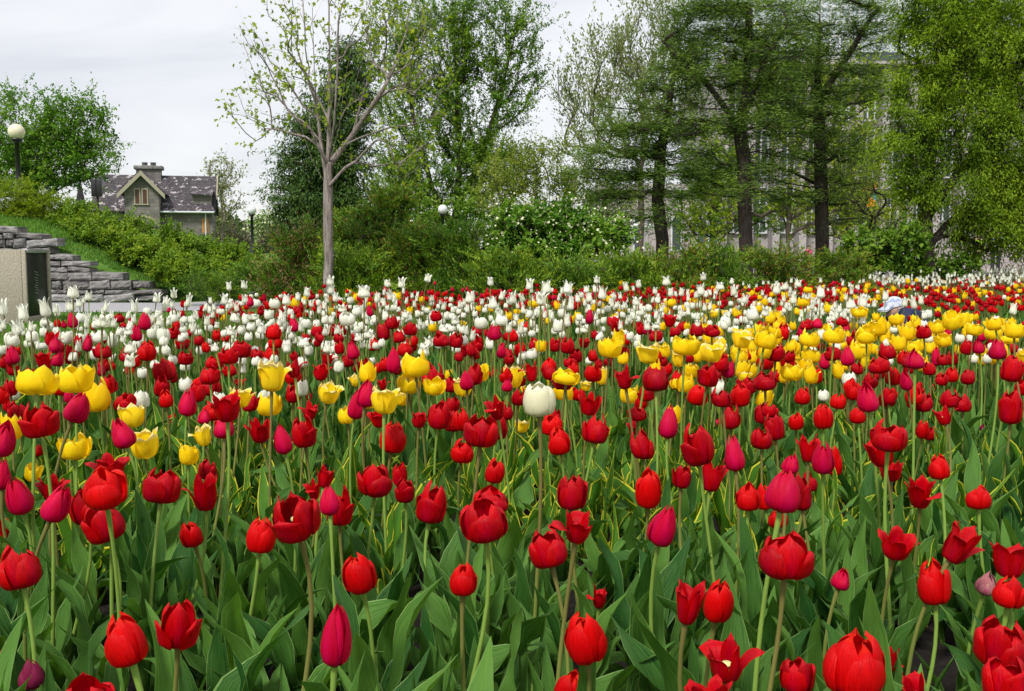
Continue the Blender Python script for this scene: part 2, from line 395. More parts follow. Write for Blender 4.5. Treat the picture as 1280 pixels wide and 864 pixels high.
def leaf_grid(rng, nl=12, nw=5, broad=1.0):
    """a tulip leaf one unit long: rises, arches over, folded along the rib, wavy at the margins"""
    t = np.linspace(0, 1, nl)[:, None]; s = np.linspace(-1, 1, nw)[None, :]
    th0 = rng.uniform(1.2, 1.52); th1 = th0 - rng.uniform(.0, .75) - (rng.random() < .12) * .9
    th = th0 + (th1 - th0) * t[:, 0] ** 1.6
    dt = 1 / (nl - 1)
    x = np.concatenate([[0], np.cumsum(np.cos(th)[:-1] * dt)]); z = np.concatenate([[0], np.cumsum(np.sin(th)[:-1] * dt)])
    w = .086 * broad * rng.uniform(.8, 1.2) * (np.sin(np.pi * np.clip(t, 0, 1) ** .72) ** .75 * (1 - .25 * t) + .10 * (1 - t))
    w[-1] = .001
    w = w * (1 + .13 * np.sin(rng.uniform(7, 14) * t + rng.uniform(0, 6)) * np.clip(t * 3, 0, 1))
    fold = rng.uniform(.35, 1.0) * (1 - .55 * t)
    f1, p1, p2 = rng.uniform(9, 17), rng.uniform(0, 6), rng.uniform(0, 6)
    wav = rng.uniform(.02, .075) * np.clip(t * 2.2, 0, 1) * (1 - t ** 4)
    y = s * w * np.cos(fold * abs(s)); lift = w * abs(s) * np.sin(fold) + wav * abs(s) ** 1.5 * np.sin(f1 * t + np.where(s > 0, p1, p2))
    nx, nz_ = -np.sin(th)[:, None], np.cos(th)[:, None]
    tw = rng.normal(0, .5) * t
    X = x[:, None] + nx * lift; Z = z[:, None] + nz_ * lift; Y = y + np.sin(tw) * .06 * t + wav * .4 * np.sin(f1 * .6 * t + p1)
    X = X + y * np.sin(tw) * .7
    uv = np.stack(np.broadcast_arrays((s + 1) / 2, t), -1)
    return np.stack([X, Y, Z], -1), uv
_lr = np.random.default_rng(5)
LEAVES = [leaf_grid(_lr) for _ in range(18)]
LEAVES_LO = [leaf_grid(_lr, 6, 3) for _ in range(14)]
_lm = {}
def leaf_mesh(i, yellow=False):
    if (i, yellow) not in _lm:
        b = MB(); b.grid(LEAVES[i][0], 0, LEAVES[i][1]); _lm[i, yellow] = b.mesh('leaf', [LEAFY if yellow else LEAF])
    return _lm[i, yellow]

H = """
R24,707,54,60 B39,841,33,44 R105,872,74,60 E156,798,52,72,-16 R223,777,58,70 E238,667,29,36 E-8,824,26,46 E326,668,38,48
R367,643,68,66 E448,715,44,56 C420,793,40,86,4 E579,722,37,45 E712,860,38,54 R683,683,50,54 O722,659,68,42 O749,745,36,34 E732,794,57,74
C830,655,37,62 O862,752,52,62 E899,750,40,60 O908,825,88,58 O885,874,70,52 R982,691,70,64 C1052,723,24,30,18 O1121,682,54,36
E1166,726,42,62,-6 O1201,679,58,56,35 B1234,728,26,34,10 O1262,699,56,48 E1262,738,40,44 R1252,802,66,68 R1258,850,68,62 E1070,827,80,88
O1108,826,36,48 R996,842,46,48 O1144,864,56,54
R49,523,50,48 C5,547,32,50 R12,505,16,20 Y47,474,54,40 Y94,471,46,40 Y120,493,34,44 C92,488,22,36,10 C98,508,30,44,28 Y14,532,32,38
R157,500,26,24 Z164,519,36,32 C152,541,28,42,-24 Z180,554,42,40 Y93,556,42,36 E46,563,17,16 Y41,590,25,24 C4,592,20,42 C22,620,32,52,-10
C73,628,34,54,30 O65,610,44,36 O8,664,26,32 O138,583,58,32 E130,608,56,56 R107,632,42,48 R128,651,52,56 R203,607,48,46 O256,612,46,56
R260,586,24,28 Y236,567,30,28 Z253,544,28,28 E207,498,18,24 E216,523,12,15 C235,502,22,38 R246,490,24,26 O283,508,50,40 C279,531,26,36
C255,520,16,22 Z300,496,38,28 O325,537,36,34 Y336,504,32,32 Z340,469,44,42 Z411,490,38,30 Y434,517,26,26 C446,505,23,40 C458,491,24,38,8
Z481,499,48,38 O473,522,28,26 E491,546,35,42 R550,517,32,40 O524,524,28,22 E576,524,22,30 O620,510,38,32 R602,538,46,42 R622,531,28,38
E579,563,31,32 E619,588,25,34 C352,548,23,42,-14 Z337,557,13,20 R379,538,36,44 O388,512,32,28 O407,595,30,30 O392,612,30,28 C412,625,26,40
R424,631,38,54 R469,597,46,46 R499,594,22,36 R506,611,26,36 R541,627,44,56 R604,648,62,58 R615,623,46,36
W673,499,42,44 Z652,532,22,18 E690,530,28,30 E699,550,30,38 O738,504,34,32 R745,535,36,40 Y787,491,26,26 R797,516,26,20 O792,534,22,20
R808,491,24,22 C836,527,25,44,6 E872,493,26,28 R872,554,46,58 O890,591,42,48 C917,566,26,48 C897,528,9,14,20 E925,493,26,32 R953,516,20,28
R715,614,40,48 E811,609,34,56 R853,595,27,32 E935,620,32,38 E955,620,22,36 R704,474,30,26 O780,471,38,32 R819,473,34,34 O707,475,32,26
R968,533,28,36 R963,512,22,20 E995,526,19,24 E1029,520,24,34 E1003,494,20,24 E1048,501,20,22 C1084,496,27,40 E1072,519,20,22 R1110,494,20,24
R1141,500,16,22 R1187,497,24,26 O1179,519,36,26 R1193,510,14,16 R1264,508,32,46 R1276,484,16,22 R1112,543,50,42 O1101,565,46,38 O1113,587,38,30
E1154,536,18,26 O1010,559,32,38 C1029,571,28,46 E1043,575,20,42 C981,613,46,58 R1000,612,28,54 C989,578,22,30 R1012,600,22,30 E972,648,26,24
O1150,615,48,44 E1174,583,26,34 E1223,621,31,32 B1228,534,6,12 Y1217,501,8,8 E964,550,12,14
L4,382,14,26 L28,390,16,23,-8 L20,409,17,20,-12 L55,383,16,27 L70,385,10,15 L91,364,18,18 L111,369,12,14 L88,381,15,17 L99,378,11,13
L168,382,13,19 L196,371,13,15 L208,376,12,17 L217,366,11,15 L236,374,10,21 W184,389,11,12 W198,392,10,11 W56,403,12,15 W61,407,13,13
W101,397,13,13 L128,401,24,16 W83,421,16,18 W99,424,14,17 W124,420,18,16 W141,424,13,22 L163,434,20,16 L162,450,20,18 W40,421,16,14
L160,413,16,12 W191,415,14,17 W204,417,16,20 W217,398,12,13 L200,402,12,12 L154,423,11,11 W15,424,18,18 W3,437,10,14 W36,429,12,11
W52,432,14,11 W216,449,12,14 W178,466,14,14 W226,407,10,10 E72,404,9,12 C80,405,7,11 C90,400,13,21 R149,397,15,13 R155,406,10,10
C163,401,7,11 C181,401,16,24 C171,415,14,24 R217,389,8,9 R227,392,10,13 R229,379,8,11 C211,387,6,8 R191,401,7,10 R116,408,7,10 R217,415,17,18
R228,427,18,20 C110,428,13,24 O65,422,23,22 R84,438,17,22 R128,438,24,21 E184,438,24,27 R202,462,25,30 R211,463,20,26 R232,446,21,21
C68,430,16,24 C72,447,16,24 O54,449,30,22 C15,443,17,26 R7,451,15,20 O17,462,24,16 C127,462,11,18 R174,481,11,17
L286,357,9,13 L305,355,10,13 L281,373,13,16 L285,381,9,12 L306,373,10,13 L358,374,14,15 L372,370,9,12 L384,364,12,15 L413,350,12,14
L414,361,12,14 L419,370,11,15 W438,375,9,10 W321,378,10,12 W264,387,11,12 W394,379,8,10 W343,379,14,13 W336,393,12,14 L353,395,13,21
L294,396,16,14 W307,397,10,12 L319,396,12,9 W302,412,11,13 L327,410,14,15 W314,408,12,12 L288,413,15,13 W261,409,11,11 L271,406,9,9
W248,415,10,10 W241,408,10,11 L244,393,10,14 W363,421,12,13 L379,427,20,14 L358,434,12,14 W383,404,13,13 W319,437,10,11 W320,451,12,14
W334,456,13,16 L303,461,14,12 L268,434,14,11 W249,438,9,12 L409,434,14,14 W424,458,13,16 W434,398,20,18 W446,389,12,13 L428,385,14,10
L448,421,14,11 L452,430,14,11 R397,413,17,17 R415,411,15,18 R427,411,13,18 E342,414,20,22 E344,426,18,20 E339,442,18,23 C367,405,12,21,-12
R302,436,26,23 R286,443,27,25 R268,452,24,19 R262,468,27,26 R287,462,19,18 E248,478,14,16 R271,483,14,16 O299,477,20,14 O367,458,33,30
O409,448,23,16 O401,464,28,24 R424,433,14,20 C440,436,17,28,-14 R434,449,17,20 R452,456,24,20 C326,454,9,13 R389,494,13,16
R256,386,12,13 R251,392,8,12 R271,392,12,14 R278,384,8,9 E295,383,12,12 C313,377,9,13 C330,372,6,13 R326,389,9,11 R371,387,12,13
R389,370,10,9 R401,369,9,9 Z444,475,18,17 Y436,365,10,10 Y446,371,10,12 Y369,378,14,12 Y361,384,8,7
L484,353,11,12,-8 L502,352,13,16 L535,347,12,12 L613,351,11,13 L662,354,13,17 L455,364,20,17 L487,369,11,14 L472,371,11,11 L587,371,14,16
L616,378,14,17 L628,368,11,15 L641,371,13,18 L652,371,10,14 L674,371,14,17 W447,389,11,13 L508,393,13,11 W559,394,10,12 L569,400,15,11
W537,404,12,11 W527,407,10,12 W601,403,18,16 W467,398,11,12 L536,426,16,14 L530,437,18,15 W665,442,15,14 W552,401,10,11 L556,411,16,9
W627,400,16,15 W609,417,10,10 L462,417,13,11 C462,388,9,16 R545,394,15,16 R490,402,19,19 R479,414,17,24 R513,410,20,19 R498,420,17,18
E467,430,15,18 R514,430,15,20 E506,436,20,18 R552,424,22,19 R570,424,19,22 O578,438,20,18 R596,414,16,15 R596,429,17,22 C618,414,19,23
C627,437,12,23 E640,419,16,18 E651,437,16,21 R669,430,17,18 E658,408,10,15 E594,443,14,13 R636,449,14,18 C492,449,18,36 R545,470,24,34
R535,459,16,16 C583,475,18,27 E616,465,11,15 C634,480,14,20 O478,480,20,16 O664,464,30,27 Y518,454,36,36 Y511,478,30,27 Y543,481,30,24
Y601,464,21,26 Z579,482,32,28 Y562,468,14,16 Z642,470,32,30 Z652,486,16,12 Y496,369,12,12 Y459,380,9,9 Y534,386,9,9 Z599,385,12,9
Y665,379,12,10 Y646,389,10,9 Z579,404,10,7
L683,358,16,19 L677,372,18,19 L710,359,16,18 L714,379,12,18 L722,372,9,13 L736,371,11,15 L746,349,11,11 L753,365,13,19 L744,360,10,13
L733,361,10,11 L782,358,10,14 L798,354,9,12 L833,350,14,14 L819,362,9,12 L838,364,10,14 L852,364,9,13 L796,376,14,12 L823,370,6,10
W766,371,9,10 W782,375,8,9 W698,407,15,18 L730,411,13,10 W702,391,11,13 W755,400,8,11 W797,426,9,22 L820,407,14,8 L872,404,12,10
W672,391,10,13 W750,422,8,14 R710,400,13,17 C681,392,9,17 C737,395,11,21 R693,430,18,20 R710,431,20,23 O730,428,19,14 R766,401,16,14
O771,408,20,18 E784,424,13,15 R779,439,17,20 E741,444,13,16 R720,444,16,20 R711,452,16,14 R736,452,10,12 E686,456,20,20 R701,454,7,11
R796,404,13,18 R801,410,12,18 C809,409,12,21 R820,419,18,17 O837,401,20,16 R843,414,16,14 R853,407,12,15 R871,412,18,18 R837,472,10,16
Y763,432,32,29 Z811,440,38,30 Y829,437,18,22 Y857,430,36,28 Z848,447,20,24 Y864,462,22,20 Z752,469,20,24 Z732,482,19,14 Y709,470,36,22
Y848,479,22,14 Y689,477,14,20 Y777,386,13,11 Y668,379,14,10 Y741,384,9,11 Z809,390,13,11 Z825,383,12,10 Y838,378,15,11 Z857,384,12,11
L879,345,10,11 L876,361,13,17 L882,366,9,12 L870,368,7,10 L900,357,13,11 L895,364,8,9 L917,362,10,17 L915,351,8,9 L971,360,12,16
L981,357,10,12 L998,353,13,12 L932,372,12,16 L992,372,13,17 L1026,364,14,19 L1017,376,10,12 L1063,379,15,16 L1076,374,12,17 W940,392,16,18
W907,402,14,16 W921,391,8,10 W1051,393,10,9 L957,389,14,13 R926,399,13,14 E975,389,11,17 R890,412,22,17 R952,406,16,12 E979,414,16,23
R970,407,14,12 R1008,405,18,16 C1022,404,15,14 C1001,414,10,16 R1053,402,16,12 C1058,409,10,14 R900,450,26,30 R886,469,30,30 C911,460,18,26
R936,481,20,24 E956,451,22,24 R970,439,24,26 R985,449,21,22 R956,474,30,29 R971,469,14,18 E1019,468,18,24 R1041,441,22,21 C1059,444,17,28
C1030,451,13,22 E1063,481,17,20 R1035,475,10,15 Z891,439,36,28 Z927,423,32,25 Y924,444,22,20 Y958,422,30,28 Y990,435,22,20 Y1013,422,26,23
Y1014,443,26,22 Y1044,417,28,25 Y1072,437,24,26 Y990,464,28,22 Y1007,456,24,20 Z930,470,22,12 Z941,458,14,16 Y1056,456,24,14 Y1048,430,24,12
Y858,384,12,11 Y890,384,12,10 Z892,392,13,10 Z906,391,13,8 Y949,385,12,11 Y998,389,13,10 Y1004,377,17,12 Y1036,385,13,13 Y1070,389,15,13
Y1010,362,12,9 Z971,394,18,14 L1079,375,14,19 L1107,369,10,15 L1093,379,8,11 L1131,377,10,14 L1141,377,11,20 L1151,374,9,14 L1267,385,12,17
W1154,392,9,11 W1161,392,9,13 W1200,422,12,14 L1077,400,14,12 W1117,412,10,9 R1154,414,20,19 C1184,419,13,23 R1109,438,23,23 R1099,456,27,23
C1144,448,24,28 C1170,445,13,26 R1190,447,16,20 R1162,460,17,19 R1178,473,17,18 E1116,470,20,24 C1132,475,16,28 R1146,486,19,23 R1163,487,13,20
R1136,458,14,20 R1210,433,17,22 C1223,432,16,21 C1228,420,10,16 C1214,415,11,16 R1233,436,12,20 C1247,436,22,28 R1240,426,12,18 R1264,434,18,16
R1265,460,30,36 R1277,434,8,18 Y1121,398,19,17 Y1074,389,22,14 Y1098,407,26,26 Y1083,417,26,24 Y1077,436,24,26 Y1123,428,25,22 Y1135,415,24,22
Y1143,432,22,20 Y1171,407,22,20 Y1190,400,30,24 Y1206,398,20,22 Y1243,404,26,18 Y1268,412,30,22 Y1162,428,22,22 Y1179,424,24,18 Y1218,411,26,16
Y1242,415,22,18 Y1261,424,24,12 Y1199,436,12,14 Y1145,405,14,10 Y1275,440,12,10 Y1051,431,14,16
"""
HERO = []
for tok in H.split():
    v = [float(x) for x in tok[1:].split(',')]
    HERO.append((tok[0], v[0], v[1], v[2], v[3], v[4] if len(v) > 4 else 0.0))

KW = {'E': .062, 'R': .066, 'O': .074, 'C': .046, 'B': .036, 'Y': .078, 'Z': .082, 'W': .056, 'L': .056}
KZ = {'E': .43, 'R': .46, 'O': .46, 'C': .50, 'B': .36, 'Y': .47, 'Z': .45, 'W': .46, 'L': .60}
def solve(kind, x, y, w, rng):
    ds = F * KW[kind] / w
    dz = (CAMH - KZ[kind] - rng.normal(0, .025)) * F / max(20, (y - HOR))
    d = min(max(dz, .80 * ds), 1.25 * ds)
    for _ in range(20):
        z = at(x, y, d)[2]
        if z > .80: d *= 1.03
        elif z < .20: d *= .97
        else: break
    return d

LAND = [(-60, 70, 'the concrete block'), (70, 150, 'the black signboard'), (150, 205, "the house's front gable"), (205, 275, "the house's right end"),
        (275, 340, 'the far slope-foot lamp'), (340, 380, 'the dead-branched juniper'), (380, 440, 'the maple trunk'),
        (440, 505, 'the golden-tipped juniper'), (505, 590, 'the middle globe lamp'), (590, 640, "the flowering shrub's left edge"), (640, 700, 'the big cream tulip'),
        (700, 780, 'the cream-flowered shrub'), (780, 870, 'the first larch trunk'), (870, 960, 'the second larch trunk'), (960, 1060, 'the third larch trunk'),
        (1060, 1140, 'the crouching gardener'), (1140, 1200, "the willow's trunk"), (1200, 1340, 'the low wall at right')]
ORD = ('frontmost first second third fourth fifth sixth seventh eighth ninth tenth eleventh twelfth thirteenth fourteenth fifteenth sixteenth '
       'seventeenth eighteenth nineteenth twentieth').split() + ['twenty-' + w for w in 'first second third fourth fifth sixth seventh eighth ninth'.split()] + \
      ['thirtieth'] + ['thirty-' + w for w in 'first second third fourth fifth sixth seventh eighth ninth'.split()]
LOOK = {'E': 'rounded bright red tulip', 'R': 'deep red cup tulip', 'O': 'open deep red tulip', 'C': 'slender crimson tulip', 'B': 'purple tulip bud',
        'Y': 'yellow cup tulip', 'Z': 'ruffled yellow tulip', 'W': 'rounded white tulip', 'L': 'pointed white tulip'}
COLN = {'E': 'red', 'R': 'red', 'O': 'red', 'C': 'crimson', 'B': 'purple', 'Y': 'yellow', 'Z': 'yellow', 'W': 'white', 'L': 'white'}
SPECIAL = {(673, 499): 'large ivory white egg-shaped tulip alone among the red ones', (39, 841): 'small twisted purple and red tulip bud at the lower left corner',
    (1234, 728): 'closed tulip bud striped green and purple near the right edge', (1201, 679): 'wide crimson tulip tipped over sideways near the right edge',
    (722, 659): 'wide open red tulip with petals spread like a star', (420, 793): 'tall slender crimson-pink tulip low in front, left of centre',
    (156, 798): 'ragged bright red tulip leaning left in the front row', (908, 825): 'wide red tulip with one petal folded out, bottom row',
    (1070, 827): 'huge ragged bright red tulip at the bottom right', (732, 794): 'large smooth rounded bright red tulip in the bottom row',
    (152, 541): 'crimson-pink tulip nodding left on a pale bent stem', (1228, 534): 'tiny closed purple bud among leaves at right',
    (1217, 501): 'tiny yellow bloom alone among leaves at right', (1052, 723): 'small crimson tulip bud over dark soil at right',
    (413, 350): 'white pointed tulip held highest in front of the maple trunk', (830, 655): 'tall tapered bright crimson tulip overlapping a red one'}
GROUPN = {'red': 'red tulips in the bed', 'crimson': 'crimson tulips in the bed', 'purple': 'tulip buds in the bed', 'yellow': 'yellow tulips in the bed', 'white': 'white tulips in the bed'}

def build_heroes():
    rank = {}
    for h in sorted(HERO, key=lambda h: -h[2]):
        col = next(n for a, b, n in LAND if a <= h[1] < b); c = COLN[h[0]]
        rank[h] = (col, rank.setdefault(('n', col, c), 0) + 1); rank['n', col, c] += 1
    hr = np.random.default_rng(77); used = []
    for h in HERO:
        kind, x, y, w, hp, tilt = h
        d = solve(kind, x, y, w, hr)
        q = at(x, y, d); k = d / F; bw, bh = w * k, hp * k
        if kind in 'OZ': bw *= .97
        col, rk = rank[h]; c = COLN[kind]
        label = SPECIAL.get((int(x), int(y))) or f'{LOOK[kind]}, {ORD[rk]} {c} bloom from the front below {col}'
        mt = None
        if (int(x), int(y)) == (673, 499): mt = IVO
        if (int(x), int(y)) == (1234, 728): mt = BUDG
        vi = int(hr.integers(NV[kind])); rz = hr.uniform(0, 6.28)
        ta = math.radians(tilt) if tilt else hr.normal(0, .12); tb = hr.normal(0, .12)
        # base of the flower, below its centre
        axis = np.array((math.sin(ta), math.sin(tb) - .03, 1.0)); axis /= np.linalg.norm(axis)
        fb = q - axis * bh * .5
        lean = np.array((hr.normal(0, .03), hr.normal(0, .03))) - axis[:2] * .25 * fb[2]
        gx, gy = fb[0] + lean[0], fb[1] + lean[1]
        cname = {'purple': 'tulip_bud', 'crimson': 'crimson_tulip'}.get(c, c + '_tulip')
        small = w < 13
        base = np.array((gx, gy, 0.0)); b0 = fb - base
        u = np.linspace(0, 1, 10)[:, None]
        sp = (1-u)**3 * np.zeros(3) + 3*(1-u)**2*u * np.array((0, 0, b0[2]*.4)) + 3*(1-u)*u**2 * (b0 - axis * b0[2] * .35) + u**3 * b0
        sr = np.interp(u[:, 0], [0, .9, 1], [.0048, .0036, .0052]) * (1 if kind != 'L' else .8)
        if small:
            m = MB(); m.tube(sp, sr, 5, 1)
            Rm = np.array(Vector(axis).to_track_quat('Z', 'Y').to_matrix() @ Matrix.Rotation(rz, 3, 'Z'))
            for P, uv in SETS[kind][vi]: m.grid((P[::2, ::2] * (bw, bw, bh)) @ Rm.T + b0, 0, uv[::2, ::2])
            for j in range(2):
                Lg, uv = LEAVES_LO[int(hr.integers(len(LEAVES_LO)))]; a = hr.uniform(0, 6.28); ca, sa = math.cos(a), math.sin(a)
                ll = hr.uniform(.2, .3)
                m.grid((Lg * ll) @ np.array([[ca, sa, 0], [-sa, ca, 0], [0, 0, 1]]), 2, uv)
            o = m.build(cname, [mt or KMAT[kind], STEM, LEAF], loc=base)
            tag(o, label, 'tulip', GROUPN[c]); used.append((gx, gy)); continue
        root = empty(cname, base, label, 'tulip', GROUPN[c])
        m = MB(); m.tube(sp, sr, 8); m.build('stem', STEM, root)
        if w >= 36:
            bl = bpy.data.objects.new('bloom', HEART); link(bl, root)
            for pm in petal_meshes(kind, vi, mt): link(bpy.data.objects.new('petal', pm), bl)
        else:
            bl = bpy.data.objects.new('bloom', whole_mesh(kind, vi, mt)); link(bl, root)
        bl.rotation_mode = 'QUATERNION'
        bl.rotation_quaternion = Vector(axis).to_track_quat('Z', 'Y') @ Matrix.Rotation(rz, 3, 'Z').to_quaternion()
        bl.location = b0; bl.scale = (bw, bw, bh)
        a0 = hr.uniform(0, 6.28)
        yl = (gy > 2.6 and gy < 4.4 and hr.random() < .5)
        for j in range(3 if w > 20 else 2):
            lo = bpy.data.objects.new('leaf', leaf_mesh(int(hr.integers(18)), yl)); link(lo, root)
            ll = hr.uniform(.27, .38) * (1 - .12 * j) * min(1.1, max(.6, fb[2] / .42))
            lo.scale = (ll, ll, ll); lo.rotation_euler = (hr.normal(0, .08), hr.normal(0, .08), a0 + j * 2.2 + hr.normal(0, .3)); lo.location = (0, 0, .02 * j)
        used.append((gx, gy))
    return used

def in_bed(X, Y):
    r = X / np.maximum(Y, .1)
    return (Y > .75) & (Y < bed_far(r)) & (r > -.9)

def bed_far(r): return np.interp(r, [-.66, -.5, -.36, -.31, -.27, -.18, 0, .15, .3, .5, .7], [6.4, 6.8, 7.4, 8.8, 10.6, 11.8, 12.3, 13.2, 16.5, 21.5, 23])

def zone(px, py, Y, r):
    """planting scheme: what stands where in the rest of the bed -> kind or None, from how the drifts lie"""
    out_ = []
    for x, y, yy, q in zip(px, py, Y, r):
        k = None
        if x > 1085:                                        # right wing of the bed
            if y < 360: k = 'L' if q < .62 else ('Y' if q < .70 else 'R' if q < .9 else None)
            elif y < 373: k = 'Y' if q < .2 else 'R' if q < .66 else 'W' if q < .78 else None
            elif y < 384: k = 'R' if q < .5 else 'Y' if q < .54 else None
            elif y < 400: k = 'R' if q < .14 else None
            elif y < 450: k = 'Y' if q < .5 else 'W' if q < .7 else None
        elif x > 860:
            if y < 354: k = 'R' if q < .5 else ('L' if q < .62 else None)
            elif y < 378: k = 'R' if q < .62 else 'Y' if q < .74 else 'L' if q < .84 else 'C' if q < .9 else None
            elif y < 408: k = 'W' if q < .42 else 'L' if q < .62 else 'Y' if q < .74 else 'R' if q < .8 else None
            elif y < 470: k = 'Y' if q < .4 else 'W' if q < .55 else 'R' if q < .75 else None
        elif x > 440:
            if y < 380: k = 'R' if q < .76 else 'C' if q < .90 else 'Y' if q < .93 else 'W' if q < .95 else None
            elif y < 412: k = 'W' if q < .46 else 'L' if q < .76 else 'Y' if q < .84 else None
            elif y < 435: k = 'W' if q < .35 else 'L' if q < .5 else 'R' if q < .6 else None
            elif y < 500: k = 'R' if q < .2 else 'Y' if q < .4 else None
        else:
            if y < 392 and x > 250: k = 'R' if q < .45 else 'C' if q < .52 else 'W' if q < .75 else 'Y' if q < .79 else None
            elif y < 445: k = 'W' if q < .42 else 'L' if q < .70 else 'R' if q < .80 else None
            elif y < 500: k = 'R' if q < .25 else 'W' if q < .35 else None
        if k is None and 450 <= y < 545 and q > .86: k = 'R'
        out_.append(k)
    return out_

def build_rest(used):
    rng = np.random.default_rng(9)
    # a jittered lattice of bulbs over the whole bed, thinned where a tulip already stands
    pts = []
    for Y0, Y1, st in ((.8, 4, .138), (4, 7.5, .148), (7.5, 23, .155)):
        xs = np.arange(-9, 22, st); ys = np.arange(Y0, Y1, st)
        g = np.stack(np.meshgrid(xs, ys), -1).reshape(-1, 2) + rng.normal(0, st * .32, (len(xs) * len(ys), 2)); pts.append(g)
    g = np.concatenate(pts); g = g[in_bed(g[:, 0], g[:, 1])]
    U = np.array(used)
    d2 = np.concatenate([((c[:, None] - U[None]) ** 2).sum(-1).min(1) for c in np.array_split(g, 20)])
    g = g[d2 > (.055) ** 2]
    g = g[(np.hypot(g[:, 0] - GARD[0], g[:, 1] - GARD[1]) > .42)]
    px, _ = proj(np.stack([g[:, 0], g[:, 1], np.full(len(g), .5)], -1)); g = g[(px > -420) & (px < 1720)]
    r = rng.random(len(g)); cell = rng.random((97, 89)); rr_ = cell[(np.floor(g[:, 0] / .42 + .4 * np.sin(g[:, 1] * 3)).astype(int)) % 97, (np.floor(g[:, 1] / .5 + .4 * np.sin(g[:, 0] * 2.3)).astype(int)) % 89]
    r = np.where(rng.random(len(g)) < .38, rr_, r)
    px, py = proj(np.stack([g[:, 0], g[:, 1], np.full(len(g), .48)], -1))
    ks = zone(px, py, g[:, 1], r)
    pets = {k: [bloom_set(k, 31 * i + ord(k), 5, 6) for i in range(4)] for k in 'RCYWLZ'}
    mats = [RED, CRI, YEL, WHT, STEM, LEAF, BRT, LEAFY]
    mi = {'R': 0, 'C': 1, 'Y': 2, 'W': 3, 'L': 3}
    m = MB(); fol = MB(); nb = 0
    for (X, Y), k in zip(g, ks):
        far = Y > 4.2
        if k:
            nb += 1
            hz = max(.26, KZ[k] * (.92 if k == 'L' else 1) + rng.normal(0, .045)); s = rng.uniform(.82, 1.12) * KW[k] * (.86 if far else 1); hh = s * rng.uniform(1.0, 1.35) * (1.25 if k in 'LC' else 1)
            a, b_ = rng.normal(0, .09, 2); rz = rng.uniform(0, 6.28); ca, sa = math.cos(rz), math.sin(rz)
            Rz = np.array([[ca, -sa, 0], [sa, ca, 0], [0, 0, 1]]); Sh = np.array([[1, 0, a], [0, 1, b_], [0, 0, 1]])
            mm = 6 if (k == 'R' and rng.random() < .35) else mi[k]
            for P, uv in pets[k][int(rng.integers(4))]:
                if Y > 8: P, uv = P[::1, ::2], uv[::1, ::2]
                m.grid((P * (s, s, hh)) @ Rz.T @ Sh.T + (X + a * hz * .3, Y + b_ * hz * .3, hz - hh * .5), mm, uv)
            m.tube([(X, Y, 0), (X, Y, hz * .5), (X + a * hz * .3, Y + b_ * hz * .3, hz - hh * .48)], .0042, 4, 4)
        tgt, mL, mY = (m, 5, 7) if k else (fol, 0, 1)
        # leaves; where the soil shows near the front some bulbs have not come up
        gap = (math.sin(X * 7.1 + 1.3) + math.sin(Y * 5.3 + X * 3.1) + rng.normal(0, .5)) if Y < 3.2 else -1
        if not k and gap > 1.75: continue
        nl = (7 if Y < 4.2 else 4 if Y < 7 else 2) + (1 if rng.random() < .5 else 0)
        a0 = rng.uniform(0, 6.28)
        yl = 2.5 < Y < 4.6 and (math.sin(X * 1.7) + math.sin(Y * 4 + 1) > -.6) and rng.random() < (.5 if X < .8 else .3)
        narrow = .55 if yl else 1.0
        for j in range(nl):
            Lg, uv = (LEAVES_LO if far else LEAVES)[int(rng.integers(14))]
            ll = rng.uniform(.24, .42) * (1.0 if j < 3 else .7) * (1.05 if Y < 2 else 1)
            a = a0 + j * 2.2 + rng.normal(0, .4); ca, sa = math.cos(a), math.sin(a)
            Rz = np.array([[ca, sa, 0], [-sa, ca, 0], [0, 0, 1]])
            tgt.grid((Lg * (ll, ll * narrow * (1.12 if Y < 2.6 else 1), ll)) @ Rz + (X, Y, 0), mY if yl else mL, uv)
        if not k and Y > 3.5 and rng.random() < .15:                    # stems whose bloom has been cut or not yet opened
            hz = rng.uniform(.2, .34); fol.tube([(X, Y, 0), (X + .01, Y, hz)], .004, 5, 2)
    print('rest blooms', nb, 'lattice', len(g))
    o = m.build('tulips', mats); tag(o, 'hundreds of smaller red, white and yellow tulips filling the back of the bed', 'tulips', kind='stuff')
    o = fol.build('tulip_leaves', [LEAF, LEAFY, STEM]); tag(o, 'dense green tulip leaves covering the soil of the bed', 'leaves', kind='stuff')
# ------------------------------------------------------------------ terrain and setting
def sstep(a, b, x): t = np.clip((x - a) / (b - a), 0, 1); return t * t * (3 - 2 * t)
def terrain(X, Y):
    X = np.asarray(X, float); Y = np.asarray(Y, float)
    u = np.clip(-X - 6.85 + .42 * (np.minimum(Y, 23) - 19), 0, 30)
    h = 2.3 * (1 - np.exp(-u * .27)) * sstep(4.6, 7.2, -X)
    return np.where(Y > 19.5, h, 0.0) * (1 - .75 * sstep(24.5, 38, Y))

